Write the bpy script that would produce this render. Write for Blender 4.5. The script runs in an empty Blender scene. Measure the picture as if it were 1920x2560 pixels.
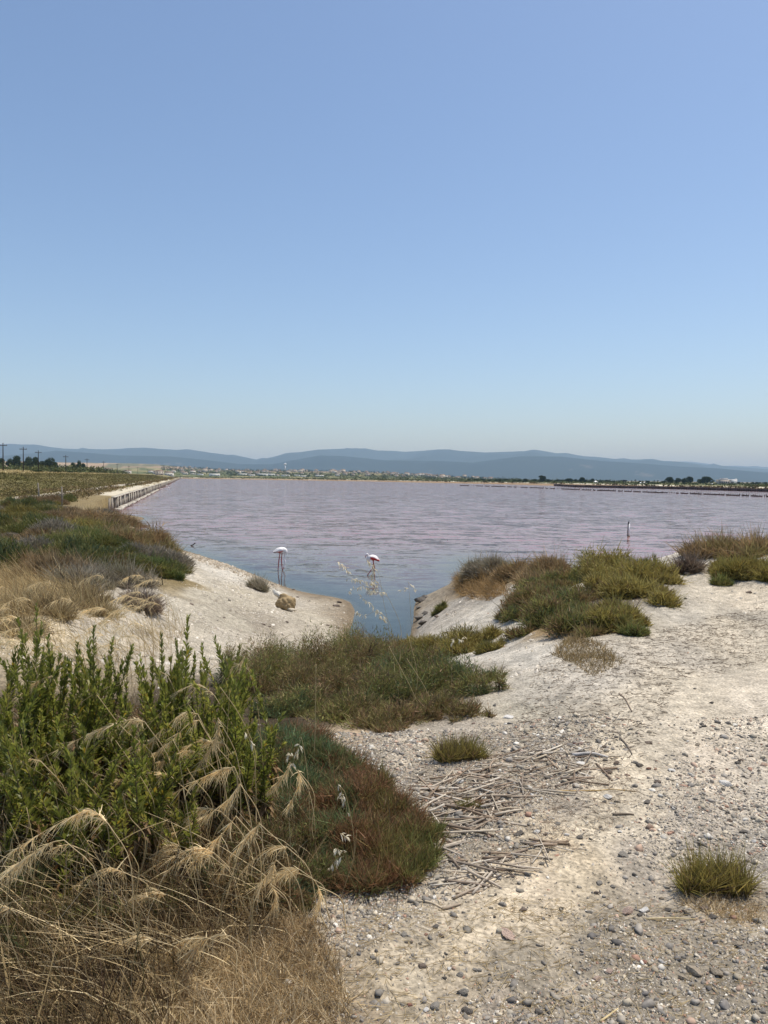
import bpy, math
import numpy as np
from mathutils import Matrix, Vector

# ------------------------------------------------------------------ camera
SC = bpy.context.scene
COL = SC.collection
ZC = 3.5                     # eye height above the lagoon's water
FPX = 1923.0                 # focal length in photo pixels (1920 x 2560)
PITCH, ROLL = math.atan(85.5 / FPX), 0.0114
_r0, _u0, _f0 = np.array([math.cos(ROLL), 0, math.sin(ROLL)]), np.array([-math.sin(ROLL), 0, math.cos(ROLL)]), np.array([0, 1.0, 0])
_cp, _sp = math.cos(PITCH), math.sin(PITCH)
_rx = np.array([[1, 0, 0], [0, _cp, _sp], [0, -_sp, _cp]])      # pitch down about X
RV, UV, FV = _rx @ _r0, _rx @ _u0, _rx @ _f0
cam_d = bpy.data.cameras.new('camera')
cam = bpy.data.objects.new('camera', cam_d); COL.objects.link(cam)
cam.matrix_world = Matrix(((RV[0], UV[0], -FV[0], 0), (RV[1], UV[1], -FV[1], 0), (RV[2], UV[2], -FV[2], ZC), (0, 0, 0, 1)))
cam_d.sensor_fit = 'VERTICAL'; cam_d.sensor_height = 24.0
cam_d.lens = 24.0 * FPX / 2560.0
cam_d.clip_start = 0.05; cam_d.clip_end = 60000
SC.camera = cam

# ------------------------------------------------------------------ sky, sun, exposure
SUN_EL, SUN_AZ = math.radians(69), math.radians(62)     # azimuth clockwise from +Y (the view direction)
w = bpy.data.worlds.new('World'); SC.world = w; w.use_nodes = True
nt = w.node_tree; nt.nodes.clear()
sky = nt.nodes.new('ShaderNodeTexSky'); sky.sky_type = 'NISHITA'; sky.sun_disc = False
sky.sun_elevation = SUN_EL; sky.sun_rotation = SUN_AZ
sky.air_density = 1.0; sky.dust_density = 1.05; sky.ozone_density = 3.2; sky.altitude = 0
bg = nt.nodes.new('ShaderNodeBackground'); bg.inputs['Strength'].default_value = 0.15
wo = nt.nodes.new('ShaderNodeOutputWorld')
nt.links.new(sky.outputs[0], bg.inputs[0]); nt.links.new(bg.outputs[0], wo.inputs[0])
sun_d = bpy.data.lights.new('sun', 'SUN'); sun_d.energy = 4.6; sun_d.angle = math.radians(0.5); sun_d.color = (1.0, 0.93, 0.82)
sun = bpy.data.objects.new('sun', sun_d); COL.objects.link(sun)
_sd = Vector((math.sin(SUN_AZ) * math.cos(SUN_EL), math.cos(SUN_AZ) * math.cos(SUN_EL), math.sin(SUN_EL)))
sun.rotation_euler = _sd.to_track_quat('Z', 'Y').to_euler(); sun.location = (30, 30, 60)
SC.view_settings.view_transform = 'Standard'; SC.view_settings.look = 'None'
SC.view_settings.exposure = 0.0; SC.view_settings.gamma = 1.0; SC.view_settings.use_curve_mapping = False
SC.render.engine = 'CYCLES'
SC.cycles.max_bounces = 6; SC.cycles.transparent_max_bounces = 8; SC.cycles.volume_bounces = 0

# ------------------------------------------------------------------ helpers: numbers
RNG = np.random.default_rng(7)
def nrm(v): return v / np.maximum(np.linalg.norm(v, axis=-1, keepdims=True), 1e-9)
def sstep(a, b, x):
    t = np.clip((x - a) / (b - a), 0, 1); return t * t * (3 - 2 * t)
def _hash(ix, iy, s):
    n = (ix.astype(np.int64) * 374761393 + iy.astype(np.int64) * 668265263 + s * 974711) & 0x7fffffff
    n = ((n ^ (n >> 13)) * 1274126177) & 0x7fffffff
    return ((n ^ (n >> 16)) & 0xffff) / 65535.0
def vnoise(x, y, s=0):
    x = np.asarray(x, float); y = np.asarray(y, float)
    ix, iy = np.floor(x), np.floor(y); fx, fy = x - ix, y - iy
    fx = fx * fx * (3 - 2 * fx); fy = fy * fy * (3 - 2 * fy)
    a, b, c, d = _hash(ix, iy, s), _hash(ix + 1, iy, s), _hash(ix, iy + 1, s), _hash(ix + 1, iy + 1, s)
    return (a * (1 - fx) + b * fx) * (1 - fy) + (c * (1 - fx) + d * fx) * fy
def fbm(x, y, o=4, s=0):
    v, a, t = 0, 1.0, 0
    for i in range(o):
        v = v + a * vnoise(np.asarray(x) * 2 ** i + 17.3 * i, np.asarray(y) * 2 ** i - 9.1 * i, s + i); t += a; a *= 0.5
    return v / t
def ray(px, py):
    px = np.asarray(px, float); py = np.asarray(py, float)
    return RV * ((px - 960) / FPX)[..., None] + UV * (-(py - 1280) / FPX)[..., None] + FV
def P(px, py, z):                       # point at height z seen at a photo pixel
    d = ray(px, py); t = (z - ZC) / d[..., 2]
    return np.array([0, 0, ZC]) + d * np.asarray(t)[..., None]
def PD(px, py, y):                      # point at distance y (along +Y) seen at a photo pixel
    d = ray(px, py); t = np.asarray(y) / d[..., 1]
    return np.array([0, 0, ZC]) + d * np.asarray(t)[..., None]

# ------------------------------------------------------------------ helpers: meshes
def build(name, V, F, mat=None, col=None, parent=None, smooth=False, matidx=None, link=True, attrs=None):
    V = np.asarray(V, np.float32).reshape(-1, 3)
    Fs = F if isinstance(F, list) else [F]
    Fs = [np.asarray(f, np.int32) for f in Fs if len(f)]
    me = bpy.data.meshes.new(name)
    me.vertices.add(len(V)); me.vertices.foreach_set('co', V.ravel())
    tot = np.concatenate([np.full(len(f), f.shape[1], np.int32) for f in Fs])
    lv = np.concatenate([f.ravel() for f in Fs])
    st = np.concatenate([[0], np.cumsum(tot)[:-1]]).astype(np.int32)
    me.loops.add(len(lv)); me.loops.foreach_set('vertex_index', lv)
    me.polygons.add(len(tot)); me.polygons.foreach_set('loop_start', st)
    if smooth: me.polygons.foreach_set('use_smooth', np.ones(len(tot), bool))
    if mat is not None:
        for m in (mat if isinstance(mat, (list, tuple)) else [mat]): me.materials.append(m)
    if matidx is not None: me.polygons.foreach_set('material_index', np.asarray(matidx, np.int32))
    if col is not None:
        c = np.ones((len(V), 4), np.float32); c[:, :3] = col
        a = me.color_attributes.new('Col', 'FLOAT_COLOR', 'POINT'); a.data.foreach_set('color', c.ravel())
    for k, v in (attrs or {}).items():
        a = me.attributes.new(k, 'FLOAT', 'POINT'); a.data.foreach_set('value', np.asarray(v, np.float32))
    me.update(calc_edges=True)
    o = bpy.data.objects.new(name, me)
    if link: COL.objects.link(o)
    if parent is not None: o.parent = parent
    return o
def tag(o, label=None, cat=None, group=None, kind=None):
    if label: o['label'] = label
    if cat: o['category'] = cat
    if group: o['group'] = group
    if kind: o['kind'] = kind
    return o
def empty(name, loc, rz=0.0):
    o = bpy.data.objects.new(name, None); COL.objects.link(o)
    o.empty_display_size = 0.1; o.location = loc; o.rotation_euler = (0, 0, rz); return o
def copy_tree(o, parent=None):
    c = o.copy(); COL.objects.link(c); c.parent = parent
    for ch in o.children: copy_tree(ch, c)
    return c
class MB:                                # collects pieces for one mesh
    def __init__(s): s.v, s.f4, s.f3, s.c, s.n = [], [], [], [], 0
    def add(s, V, F, C=None):
        V = np.asarray(V, float).reshape(-1, 3); F = np.asarray(F, int)
        if F.shape[1] == 4: s.f4.append(F + s.n)
        else: s.f3.append(F + s.n)
        s.v.append(V); s.n += len(V)
        s.c.append(np.broadcast_to(np.asarray(C if C is not None else (1, 1, 1), float), V.shape).copy())
        return s
    def box(s, c, size, rz=0.0, C=None, tilt=0.0, tilt2=0.0):
        h = np.array(size) / 2.0
        v = np.array([[x, y, z] for z in (-1, 1) for y in (-1, 1) for x in (-1, 1)]) * h
        R = np.array(Matrix.Rotation(rz, 3, 'Z') @ Matrix.Rotation(tilt, 3, 'X') @ Matrix.Rotation(tilt2, 3, 'Y'))
        f = [[0, 2, 3, 1], [4, 5, 7, 6], [0, 1, 5, 4], [2, 6, 7, 3], [0, 4, 6, 2], [1, 3, 7, 5]]
        return s.add(v @ R.T + np.array(c), f, C)
    def tube(s, path, rad, sides=5, C=None, cap=True):
        v, f = tube(path, rad, sides, cap)
        return s.add(v, f, C)
    def build(s, name, mat, parent=None, **k):
        F = []
        if s.f4: F.append(np.concatenate(s.f4))
        if s.f3: F.append(np.concatenate(s.f3))
        return build(name, np.concatenate(s.v), F, mat, np.concatenate(s.c), parent, **k)
def tube(path, rad, sides=5, cap=True, flat=1.0):
    path = np.asarray(path, float); n = len(path); rad = np.broadcast_to(np.asarray(rad, float), (n,))
    tg = nrm(np.gradient(path, axis=0)); ref = np.array([0, 0, 1.0]) if abs(tg[:, 2]).mean() < 0.85 else np.array([1.0, 0.2, 0])
    a = nrm(np.cross(tg, ref)); b = np.cross(a, tg)
    th = np.arange(sides) * 2 * math.pi / sides
    v = path[:, None] + (a[:, None] * np.cos(th)[None, :, None] + b[:, None] * np.sin(th)[None, :, None] * flat) * rad[:, None, None]
    f = []
    for i in range(n - 1):
        for j in range(sides):
            k = (j + 1) % sides
            f.append([i * sides + j, i * sides + k, (i + 1) * sides + k, (i + 1) * sides + j])
    v = v.reshape(-1, 3)
    if cap:
        v = np.concatenate([v, [path[0]], [path[-1]]]); e0, e1 = n * sides, n * sides + 1
        for j in range(sides):
            k = (j + 1) % sides
            f.append([e0, k, j, e0]); f.append([e1, (n - 1) * sides + j, (n - 1) * sides + k, e1])
        f = [q if len(set(q)) == 4 else q for q in f]
        f4 = np.array(f[:(n - 1) * sides]); f3 = np.array([q[:3] for q in f[(n - 1) * sides:]])
        # degenerate quads are avoided: caps as thin quads through a doubled centre vertex
        v2 = np.concatenate([v, v[[e0, e1]]])
        capq = np.array([[q[0], q[1], q[2], e0 + 2 if q[0] == e0 else e1 + 2] for q in f3])
        return v2, np.concatenate([f4, capq])
    return v, np.array(f)
def strands(base, dirn, L, W, bend=None, k=2, prism=False, taper=0.85, cb=None, ct=None, rng=RNG):
    """N thin blades or twigs as geometry; returns vertices, quads, colours"""
    N = len(base); L = np.broadcast_to(L, (N,)); W = np.broadcast_to(W, (N,))
    dirn = nrm(np.asarray(dirn, float)); bend = np.zeros((N, 3)) if bend is None else bend
    t = np.linspace(0, 1, k + 1)
    pts = base[:, None] + (dirn[:, None] * t[None, :, None] + bend[:, None] * (t ** 2)[None, :, None]) * L[:, None, None]
    a = nrm(np.cross(dirn, rng.normal(size=(N, 3))))
    wid = (W[:, None] * (1 - taper * t ** 1.5)[None, :])[..., None]
    if prism:
        b = np.cross(dirn, a); m = 3
        ring = [a, -0.5 * a + 0.866 * b, -0.5 * a - 0.866 * b]
        V = np.stack([pts + r[:, None] * wid * 0.5 for r in ring], 2)
    else:
        m = 2; V = np.stack([pts - a[:, None] * wid * 0.5, pts + a[:, None] * wid * 0.5], 2)
    V = V.reshape(-1, 3); off = np.arange(N)[:, None] * (k + 1) * m
    F = []
    for i in range(k):
        for j in range(m if prism else 1):
            q = (j + 1) % m
            F.append(np.stack([off[:, 0] + i * m + j, off[:, 0] + i * m + q, off[:, 0] + (i + 1) * m + q, off[:, 0] + (i + 1) * m + j], 1))
    F = np.concatenate(F)
    cb = np.broadcast_to(cb, (N, 3)); ct = cb if ct is None else np.broadcast_to(ct, (N, 3))
    C = cb[:, None] * (1 - t)[None, :, None] + ct[:, None] * t[None, :, None]
    C = np.repeat(C[:, :, None], m, 2).reshape(-1, 3)
    return V, F, C
def shoots(base, dirn, L, W, cb, rng=RNG):
    """N short pointed shoots, one narrow triangle each"""
    N = len(base); d = nrm(dirn); a = nrm(np.cross(d, rng.normal(size=(N, 3)))) * (np.broadcast_to(W, (N,)) * .5)[:, None]
    V = np.stack([base - a, base + a, base + d * np.broadcast_to(L, (N,))[:, None]], 1).reshape(-1, 3)
    return V, np.arange(N * 3).reshape(-1, 3), np.repeat(cb, 3, 0)
def leaves(base, dirn, L, W, col, fold=0.25, droop=0.15, rng=RNG, up=None):
    N = len(base); L = np.broadcast_to(L, (N,))[:, None]; W = np.broadcast_to(W, (N,))[:, None]
    d = nrm(dirn); a = nrm(np.cross(d, (rng.normal(size=(N, 3)) * 0.35 + np.array([0, 0, 1.0])))); n = np.cross(a, d)
    m = base + d * L * 0.5 - n * 0.0
    V = np.stack([base, m - a * W * 0.5 + n * W * fold, m, m + a * W * 0.5 + n * W * fold, base + d * L + np.array([0, 0, -1.0]) * L * droop], 1).reshape(-1, 3)
    o = (np.arange(N) * 5)[:, None]
    F = np.concatenate([o + np.array([0, 1, 2]), o + np.array([0, 2, 3]), o + np.array([1, 4, 2]), o + np.array([2, 4, 3])])
    return V, F, np.repeat(np.broadcast_to(col, (N, 3)), 5, 0)
def pick(pal, t):                        # palette lookup with blending, t in 0..1
    pal = np.asarray(pal, float); x = np.clip(t, 0, 0.9999) * (len(pal) - 1); i = x.astype(int); f = (x - i)[:, None]
    return pal[i] * (1 - f) + pal[i + 1] * f

# ------------------------------------------------------------------ materials
def mat(name):
    m = bpy.data.materials.new(name); m.use_nodes = True; t = m.node_tree; t.nodes.clear()
    o = t.nodes.new('ShaderNodeOutputMaterial'); return m, t, o
def N_(t, typ, **k):
    n = t.nodes.new(typ)
    for a, b in k.items():
        if a in n.inputs: n.inputs[a].default_value = b
        else: setattr(n, a, b)
    return n
def noise_col(t, src, scale, amt, detail=4, coord='Object'):
    """src colour multiplied by (1 +- amt) of fine noise"""
    tc = N_(t, 'ShaderNodeTexCoord'); ns = N_(t, 'ShaderNodeTexNoise', Scale=scale, Detail=detail)
    t.links.new(tc.outputs[coord], ns.inputs['Vector'])
    mr = N_(t, 'ShaderNodeMapRange'); mr.inputs[1].default_value = 0.3; mr.inputs[2].default_value = 0.7
    mr.inputs[3].default_value = 1 - amt; mr.inputs[4].default_value = 1 + amt
    t.links.new(ns.outputs['Fac'], mr.inputs[0])
    mx = N_(t, 'ShaderNodeMix', data_type='RGBA', blend_type='MULTIPLY'); mx.inputs[0].default_value = 1.0
    t.links.new(src, mx.inputs[6]); t.links.new(mr.outputs[0], mx.inputs[7])
    return mx.outputs[2], ns
def vcol(t): return N_(t, 'ShaderNodeAttribute', attribute_name='Col').outputs['Color']
def mat_foliage(name, transl=0.3, rough=0.55, spec=0.3):
    m, t, o = mat(name); c = vcol(t)
    p = N_(t, 'ShaderNodeBsdfPrincipled', Roughness=rough); p.inputs['Specular IOR Level'].default_value = spec
    tr = N_(t, 'ShaderNodeBsdfTranslucent'); mx = N_(t, 'ShaderNodeMixShader'); mx.inputs[0].default_value = transl
    t.links.new(c, p.inputs['Base Color']); t.links.new(c, tr.inputs['Color'])
    t.links.new(p.outputs[0], mx.inputs[1]); t.links.new(tr.outputs[0], mx.inputs[2]); t.links.new(mx.outputs[0], o.inputs[0])
    return m
def mat_solid(name, color=None, rough=0.8, scale=8.0, amt=0.2, bump=0.0, spec=0.25):
    """colour (or the Col attribute) broken up by noise, with optional bump"""
    m, t, o = mat(name)
    if color is None: src = vcol(t)
    else:
        rgb = N_(t, 'ShaderNodeRGB'); rgb.outputs[0].default_value = (*color, 1); src = rgb.outputs[0]
    c, ns = noise_col(t, src, scale, amt)
    p = N_(t, 'ShaderNodeBsdfPrincipled', Roughness=rough); p.inputs['Specular IOR Level'].default_value = spec
    t.links.new(c, p.inputs['Base Color']); t.links.new(p.outputs[0], o.inputs[0])
    if bump:
        b = N_(t, 'ShaderNodeBump', Strength=0.6, Distance=bump); t.links.new(ns.outputs['Fac'], b.inputs['Height']); t.links.new(b.outputs[0], p.inputs['Normal'])
    return m
M = {}
M['foliage'] = mat_foliage('plant_shoots', 0.33, 0.6, 0.2)
M['leaf'] = mat_foliage('green_leaves', 0.55, 0.40, 0.5)
M['straw'] = mat_foliage('dry_straw', 0.35, 0.55, 0.3)
M['twig'] = mat_solid('woody_twig', None, 0.85, 30, 0.25, 0, 0.15)
M['stone'] = mat_solid('stone', None, 0.8, 26, 0.28, 0.004, 0.3)
M['pebble'] = mat_solid('pebble', None, 0.8, 60, 0.22, 0, 0.25)
M['far'] = mat_solid('far_leaves', None, 0.9, 0.4, 0.25, 0, 0.0)
M['wall'] = mat_solid('weathered_concrete', None, 0.9, 3, 0.25, 0.01, 0.1)
M['wood'] = mat_solid('weathered_timber', None, 0.9, 9, 0.3, 0.005, 0.1)
M['bird'] = mat_solid('plumage', None, 0.7, 40, 0.04, 0, 0.2)
M['paint'] = mat_solid('painted_render', None, 0.8, 0.5, 0.08, 0, 0.2)

# ------------------------------------------------------------------ terrain
SLOPE = -0.256
def wall_x(Y): return -7.3 + SLOPE * Y                    # line of the retaining wall along the left shore
_cp_px = [  # photo pixel x, y and height above the water
 (960,2560,1.90),(1920,2560,1.90),(0,2560,1.90),(1920,2000,1.90),(1300,2000,1.89),(700,2300,1.9),(300,2100,1.9),(0,2000,1.9),
 (1920,1700,1.92),(1600,1620,1.9),(1920,1480,1.95),(1600,1800,1.9),(1750,1480,1.93),(1300,1800,1.82),
 (1700,1387,1.98),(1850,1386,2.0),(1920,1382,2.0),(1600,1420,1.92),(1480,1440,1.85),(1560,1520,1.9),
 (1250,1405,1.25),(1330,1440,1.6),(1230,1480,1.05),(1180,1535,0.95),(1300,1620,1.6),(1250,1570,1.3),(1420,1620,1.85),(1200,1650,1.45),
 (1145,1450,0.45),(1130,1500,0.5),(1095,1540,0.42),(1070,1515,0.3),(1075,1580,0.55),
 (1028,1550,-0.06),(1040,1498,-0.06),(1125,1479,-0.04),(1134,1440,-0.05),(1160,1400,-0.05),
 (960,1560,-0.30),(960,1500,-0.4),(960,1450,-0.5),(970,1600,-0.2),(930,1625,-0.02),(1010,1625,0.0),
 (440,1372,0),(500,1388,0),(560,1408,0),(620,1430,0),(680,1455,0),(740,1475,0),(820,1490,0),(880,1503,0),(892,1530,0),(884,1560,0),(872,1590,0),
 (470,1365,-0.3),(600,1400,-0.35),(720,1445,-0.35),(850,1480,-0.3),(920,1520,-0.25),
 (440,1382,0.65),(490,1402,0.7),(545,1424,0.62),(610,1450,0.42),(680,1480,0.2),(712,1520,0.25),(760,1500,0.12),
 (500,1450,0.95),(450,1500,1.1),(560,1500,0.8),(560,1560,0.75),(640,1520,0.5),(700,1560,0.36),(650,1620,0.62),(800,1560,0.16),(850,1525,0.09),(800,1620,0.35),
 (250,1490,1.5),(350,1485,1.45),(150,1540,1.6),(0,1560,1.65),(300,1600,1.38),(430,1640,1.22),(550,1640,0.95),(380,1560,1.2),
 (700,1700,1.25),(640,1800,1.6),(900,1830,1.74),(640,1900,1.82),(1100,1800,1.76),(1100,1700,1.5),(950,1690,1.15),(1150,1900,1.86),(900,2000,1.88),
 (100,1450,1.5),(300,1420,1.45),(400,1410,1.2),(0,1350,1.45),(200,1350,1.4),(330,1370,1.2),(0,1300,1.25),(150,1290,1.1),(230,1300,1.0),
]
_cp_w = [(-6,-3,1.9),(6,-3,1.9),(0,0,1.9),(-4,0,1.9),(4,0,1.9),(-6,3,1.9),(7,3,1.92),(9,6,1.95),(14,12,2.0),(-9,8,1.75),
 (12,19,2.0),(16,19,2.0),(20,19,2.0),(6,20.5,-0.2),(9,21,-0.2),(13,22,-0.2),(4,23.5,-0.2),(20,24,-0.2),(30,22,-0.2),(30,40,-0.5),(10,40,-0.6),(0,40,-0.6),(20,30,-0.5),
 (-20,20,1.5),(-30,30,1.5),(-40,50,1.5),(-22,50,1.1),(-14,45,-0.2),(-12,38,-0.15),(-8,40,-0.5),(-22,66,0.4),(-16,60,-0.5),(-10,55,-0.6),(0,60,-0.6),(25,60,-0.6),(50,60,-0.6),(-30,60,1.2)]
def uv(X, Y): return 2.6 * X / (np.maximum(Y, -1.5) + 2.0), np.log(np.maximum(Y, -1.5) + 2.0) * 1.15
_pts = np.array([list(P(a, b, z)[:2]) + [z] for a, b, z in _cp_px] + [list(q) for q in _cp_w])
_cu, _cv = uv(_pts[:, 0], _pts[:, 1])
def _U(r2): return 0.5 * r2 * np.log(r2 + 1e-12)
_n = len(_pts)
_A = np.zeros((_n + 3, _n + 3)); _A[:_n, :_n] = _U((_cu[:, None] - _cu) ** 2 + (_cv[:, None] - _cv) ** 2) + np.eye(_n) * 2e-3
_A[:_n, _n] = 1; _A[:_n, _n + 1] = _cu; _A[:_n, _n + 2] = _cv; _A[_n:, :_n] = _A[:_n, _n:].T
_W = np.linalg.solve(_A, np.concatenate([_pts[:, 2], np.zeros(3)]))
def tps(X, Y):
    u, v = uv(X.ravel(), Y.ravel()); out = np.empty(len(u))
    for i in range(0, len(u), 20000):
        a, b = u[i:i + 20000], v[i:i + 20000]
        out[i:i + 20000] = _U((a[:, None] - _cu) ** 2 + (b[:, None] - _cv) ** 2) @ _W[:_n] + _W[_n] + _W[_n + 1] * a + _W[_n + 2] * b
    return out.reshape(X.shape)
FAR = np.array([(-238, 900), (-23, 731), (80, 547), (118, 400), (142, 285), (175, 205), (230, 150), (330, 110)], float)   # the lagoon's far shore
def far_dist(X, Y):
    """signed distance to the far shore, positive on the land beyond"""
    X = np.asarray(X, float); Y = np.asarray(Y, float); best = np.full(X.shape, 1e9); sg = np.zeros(X.shape)
    pl = np.concatenate([[FAR[0] + (FAR[0] - FAR[1]) * 6], FAR, [FAR[-1] + (FAR[-1] - FAR[-2]) * 30]])
    for a, b in zip(pl[:-1], pl[1:]):
        d = b - a; L2 = (d ** 2).sum(); t = np.clip(((X - a[0]) * d[0] + (Y - a[1]) * d[1]) / L2, 0, 1)
        dx, dy = X - a[0] - t * d[0], Y - a[1] - t * d[1]; r = np.hypot(dx, dy); s = d[0] * dy - d[1] * dx
        m = r < best - 1e-9; best = np.where(m, r, best); sg = np.where(m, np.sign(s), sg)
    return best * sg
def height(X, Y):
    X = np.asarray(X, float); Y = np.asarray(Y, float); shp = X.shape; X = np.atleast_1d(X); Y = np.atleast_1d(Y)
    near = tps(X, np.minimum(Y, 75))
    s = wall_x(Y) - X
    left = 1.15 + 0.05 * np.clip(s, 0, 3) + 2.2 * sstep(9, 22, s) + 0.03 * np.clip(s - 22, 0, 110) + 0.25 * (fbm(X * 0.12, Y * 0.08, 3, 5) - 0.5) * sstep(1, 6, s)
    fd = far_dist(X, Y)
    R = np.hypot(X, Y); px = 960 + FPX * X / np.maximum(Y, 1)
    land = -0.6 + 1.5 * sstep(-1.5, 3.0, fd) + 0.5 * (fbm(X * 0.03, Y * 0.03, 3, 9) - 0.5) * sstep(5, 25, fd) + 24 * sstep(1100, 3000, R) * sstep(1330, 850, px) + 36 * sstep(2000, 4200, R) * sstep(620, 330, px)
    left = left + 18 * sstep(1000, 2600, R) + 36 * sstep(2000, 4200, R) * sstep(620, 330, px)
    far = np.where(s > 0.3 + 0.004 * Y, np.where((fd > 60) & (s < 400), np.maximum(land, left * sstep(400, 100, s)), left), land)
    k = sstep(60, 74, Y)
    z = near * (1 - k) + far * k
    amp = sstep(0.0, 0.35, z) * sstep(400, 100, Y)
    z = z + amp * ((0.07 + 0.20 * sstep(7, 11, Y) * sstep(45, 25, Y) * sstep(3, -1, X)) * (fbm(X * 0.9, Y * 0.9, 3, 21) - 0.5) + (0.05 + .07 * sstep(8, 11, Y)) * (fbm(X * 3.1, Y * 3.1, 3, 31) - 0.5) * sstep(60, 15, Y) + 0.022 * (fbm(X * 11, Y * 11, 2, 41) - 0.5) * sstep(14, 6, Y))
    return z.reshape(shp)
_ts = np.geomspace(1.2, 4500, 900)
def G(px, py):
    """first point of the ground seen at a photo pixel"""
    d = ray(px, py); q = np.array([0, 0, ZC]) + d[None] * _ts[:, None]
    hit = np.nonzero(q[:, 2] < height(q[:, 0], q[:, 1]))[0]
    i = hit[0] if len(hit) else len(_ts) - 1
    t0, t1 = _ts[max(i - 1, 0)], _ts[i]
    for _ in range(12):
        tm = (t0 + t1) / 2; p = np.array([0, 0, ZC]) + d * tm
        if p[2] < height(p[0], p[1]): t1 = tm
        else: t0 = tm
    return np.array([0, 0, ZC]) + d * t1
def on_ground(X, Y, dz=0.0):
    return np.stack([X, Y, height(X, Y) + dz], -1)

# ground colour: surface kinds (salt crust, sand, gravel, humus darkened for shade between plants, mud, turf), placed by control points
SALT, SAND, PATH, GRAV, HUM_SHADE, LITT = (.53, .485, .405), (.43, .375, .29), (.52, .455, .35), (.265, .23, .175), (.06, .044, .027), (.24, .17, .085)
OLIVE, MUDC = (.24, .185, .095), (.30, .26, .20)
_gc = [(470,1392,SALT),(540,1430,SALT),(600,1450,SALT),(480,1440,(.50,.45,.36)),(300,1500,SALT),(200,1545,(.55,.49,.40)),(60,1565,(.62,.52,.36)),(420,1515,(.44,.395,.31)),(360,1500,SALT),(250,1580,(.48,.43,.34)),(400,1580,(.42,.37,.29)),(480,1560,(.41,.365,.285)),(330,1620,(.44,.38,.29)),(520,1480,(.42,.375,.29)),
 (560,1540,(.40,.36,.28)),(640,1560,MUDC),(700,1580,(.42,.37,.29)),(600,1620,SAND),(560,1600,(.48,.43,.345)),(800,1550,(.44,.39,.30)),(850,1520,(.42,.36,.27)),(700,1510,(.45,.40,.32)),(640,1490,(.42,.37,.28)),
 (1700,1395,SALT),(1860,1400,SALT),(1640,1400,SALT),(1800,1470,(.52,.46,.36)),(1600,1560,(.47,.42,.33)),(1700,1530,(.42,.38,.31)),(1850,1540,(.40,.36,.29)),(1250,1570,SALT),(1220,1640,SALT),(1320,1640,SALT),(1190,1540,SALT),(1120,1520,(.40,.36,.30)),(1240,1500,SALT),(1460,1460,SALT),
 (1200,1440,LITT),(1300,1440,LITT),(1350,1500,HUM_SHADE),(1400,1560,LITT),(1550,1480,HUM_SHADE),
 (1480,1680,(.50,.45,.37)),(1350,1720,(.42,.38,.31)),(1300,1790,(.40,.36,.28)),(1700,1650,(.46,.41,.33)),(1850,1620,PATH),(1750,1750,PATH),(1880,1750,(.64,.56,.44)),(1650,1850,PATH),(1780,1900,(.58,.50,.39)),(1900,1950,(.50,.44,.35)),
 (1450,1900,(.42,.37,.29)),(1300,1950,(.34,.29,.215)),(1530,1960,(.58,.50,.37)),(1480,2060,(.58,.50,.37)),(1390,2170,(.58,.49,.35)),(1280,2260,(.52,.44,.32)),(1150,2350,(.50,.42,.30)),(980,2450,(.48,.40,.28)),(1560,1900,(.60,.52,.39)),(1620,1760,PATH),(1690,1690,PATH),(1830,1560,PATH),(1900,1500,(.6,.52,.4)),(1150,2050,GRAV),(1450,2000,(.38,.33,.26)),(1600,2020,(.52,.45,.34)),(1430,2130,(.52,.43,.30)),(1350,2200,(.48,.40,.29)),(1600,2150,(.40,.35,.28)),(1750,2100,(.42,.37,.30)),(1900,2150,(.38,.34,.28)),
 (1100,2280,(.42,.36,.27)),(1050,2400,(.48,.41,.30)),(1150,2480,(.44,.37,.27)),(1300,2400,GRAV),(1500,2350,GRAV),(1700,2400,GRAV),(1900,2400,GRAV),(1600,2550,GRAV),(1250,2550,(.38,.32,.25)),(950,2500,(.36,.29,.2)),(1850,2300,(.34,.28,.2)),
 (850,2300,(.34,.28,.2)),(700,2400,LITT),(700,2550,LITT),(500,2560,(.2,.14,.07)),(300,2560,HUM_SHADE),(0,2560,HUM_SHADE),(300,2300,HUM_SHADE),(0,2200,HUM_SHADE),(600,2200,HUM_SHADE),(800,2150,HUM_SHADE),(1000,2150,HUM_SHADE),(900,1950,HUM_SHADE),(700,2000,HUM_SHADE),(400,1900,HUM_SHADE),(100,1800,HUM_SHADE),(200,1700,(.3,.24,.15)),(500,1750,HUM_SHADE),
 (700,1800,HUM_SHADE),(900,1750,HUM_SHADE),(1100,1750,HUM_SHADE),(1180,1700,(.3,.25,.18)),(1150,1830,(.40,.35,.28)),(1000,1870,(.50,.43,.33)),(820,1840,(.36,.28,.19)),(1250,1830,(.44,.38,.29)),
 (0,1480,(.42,.32,.16)),(120,1500,(.4,.3,.15)),(50,1420,OLIVE),(200,1430,(.2,.16,.1)),(330,1430,OLIVE),(420,1440,OLIVE),(100,1350,OLIVE),(250,1350,OLIVE),(0,1300,(.12,.12,.05)),(150,1280,OLIVE),(240,1290,OLIVE),(380,1380,OLIVE)]
_gp = np.array([G(a, b)[:2] for a, b, _ in _gc]); _gcol = np.array([c for *_, c in _gc])
_gu, _gv = uv(_gp[:, 0], _gp[:, 1])
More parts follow.
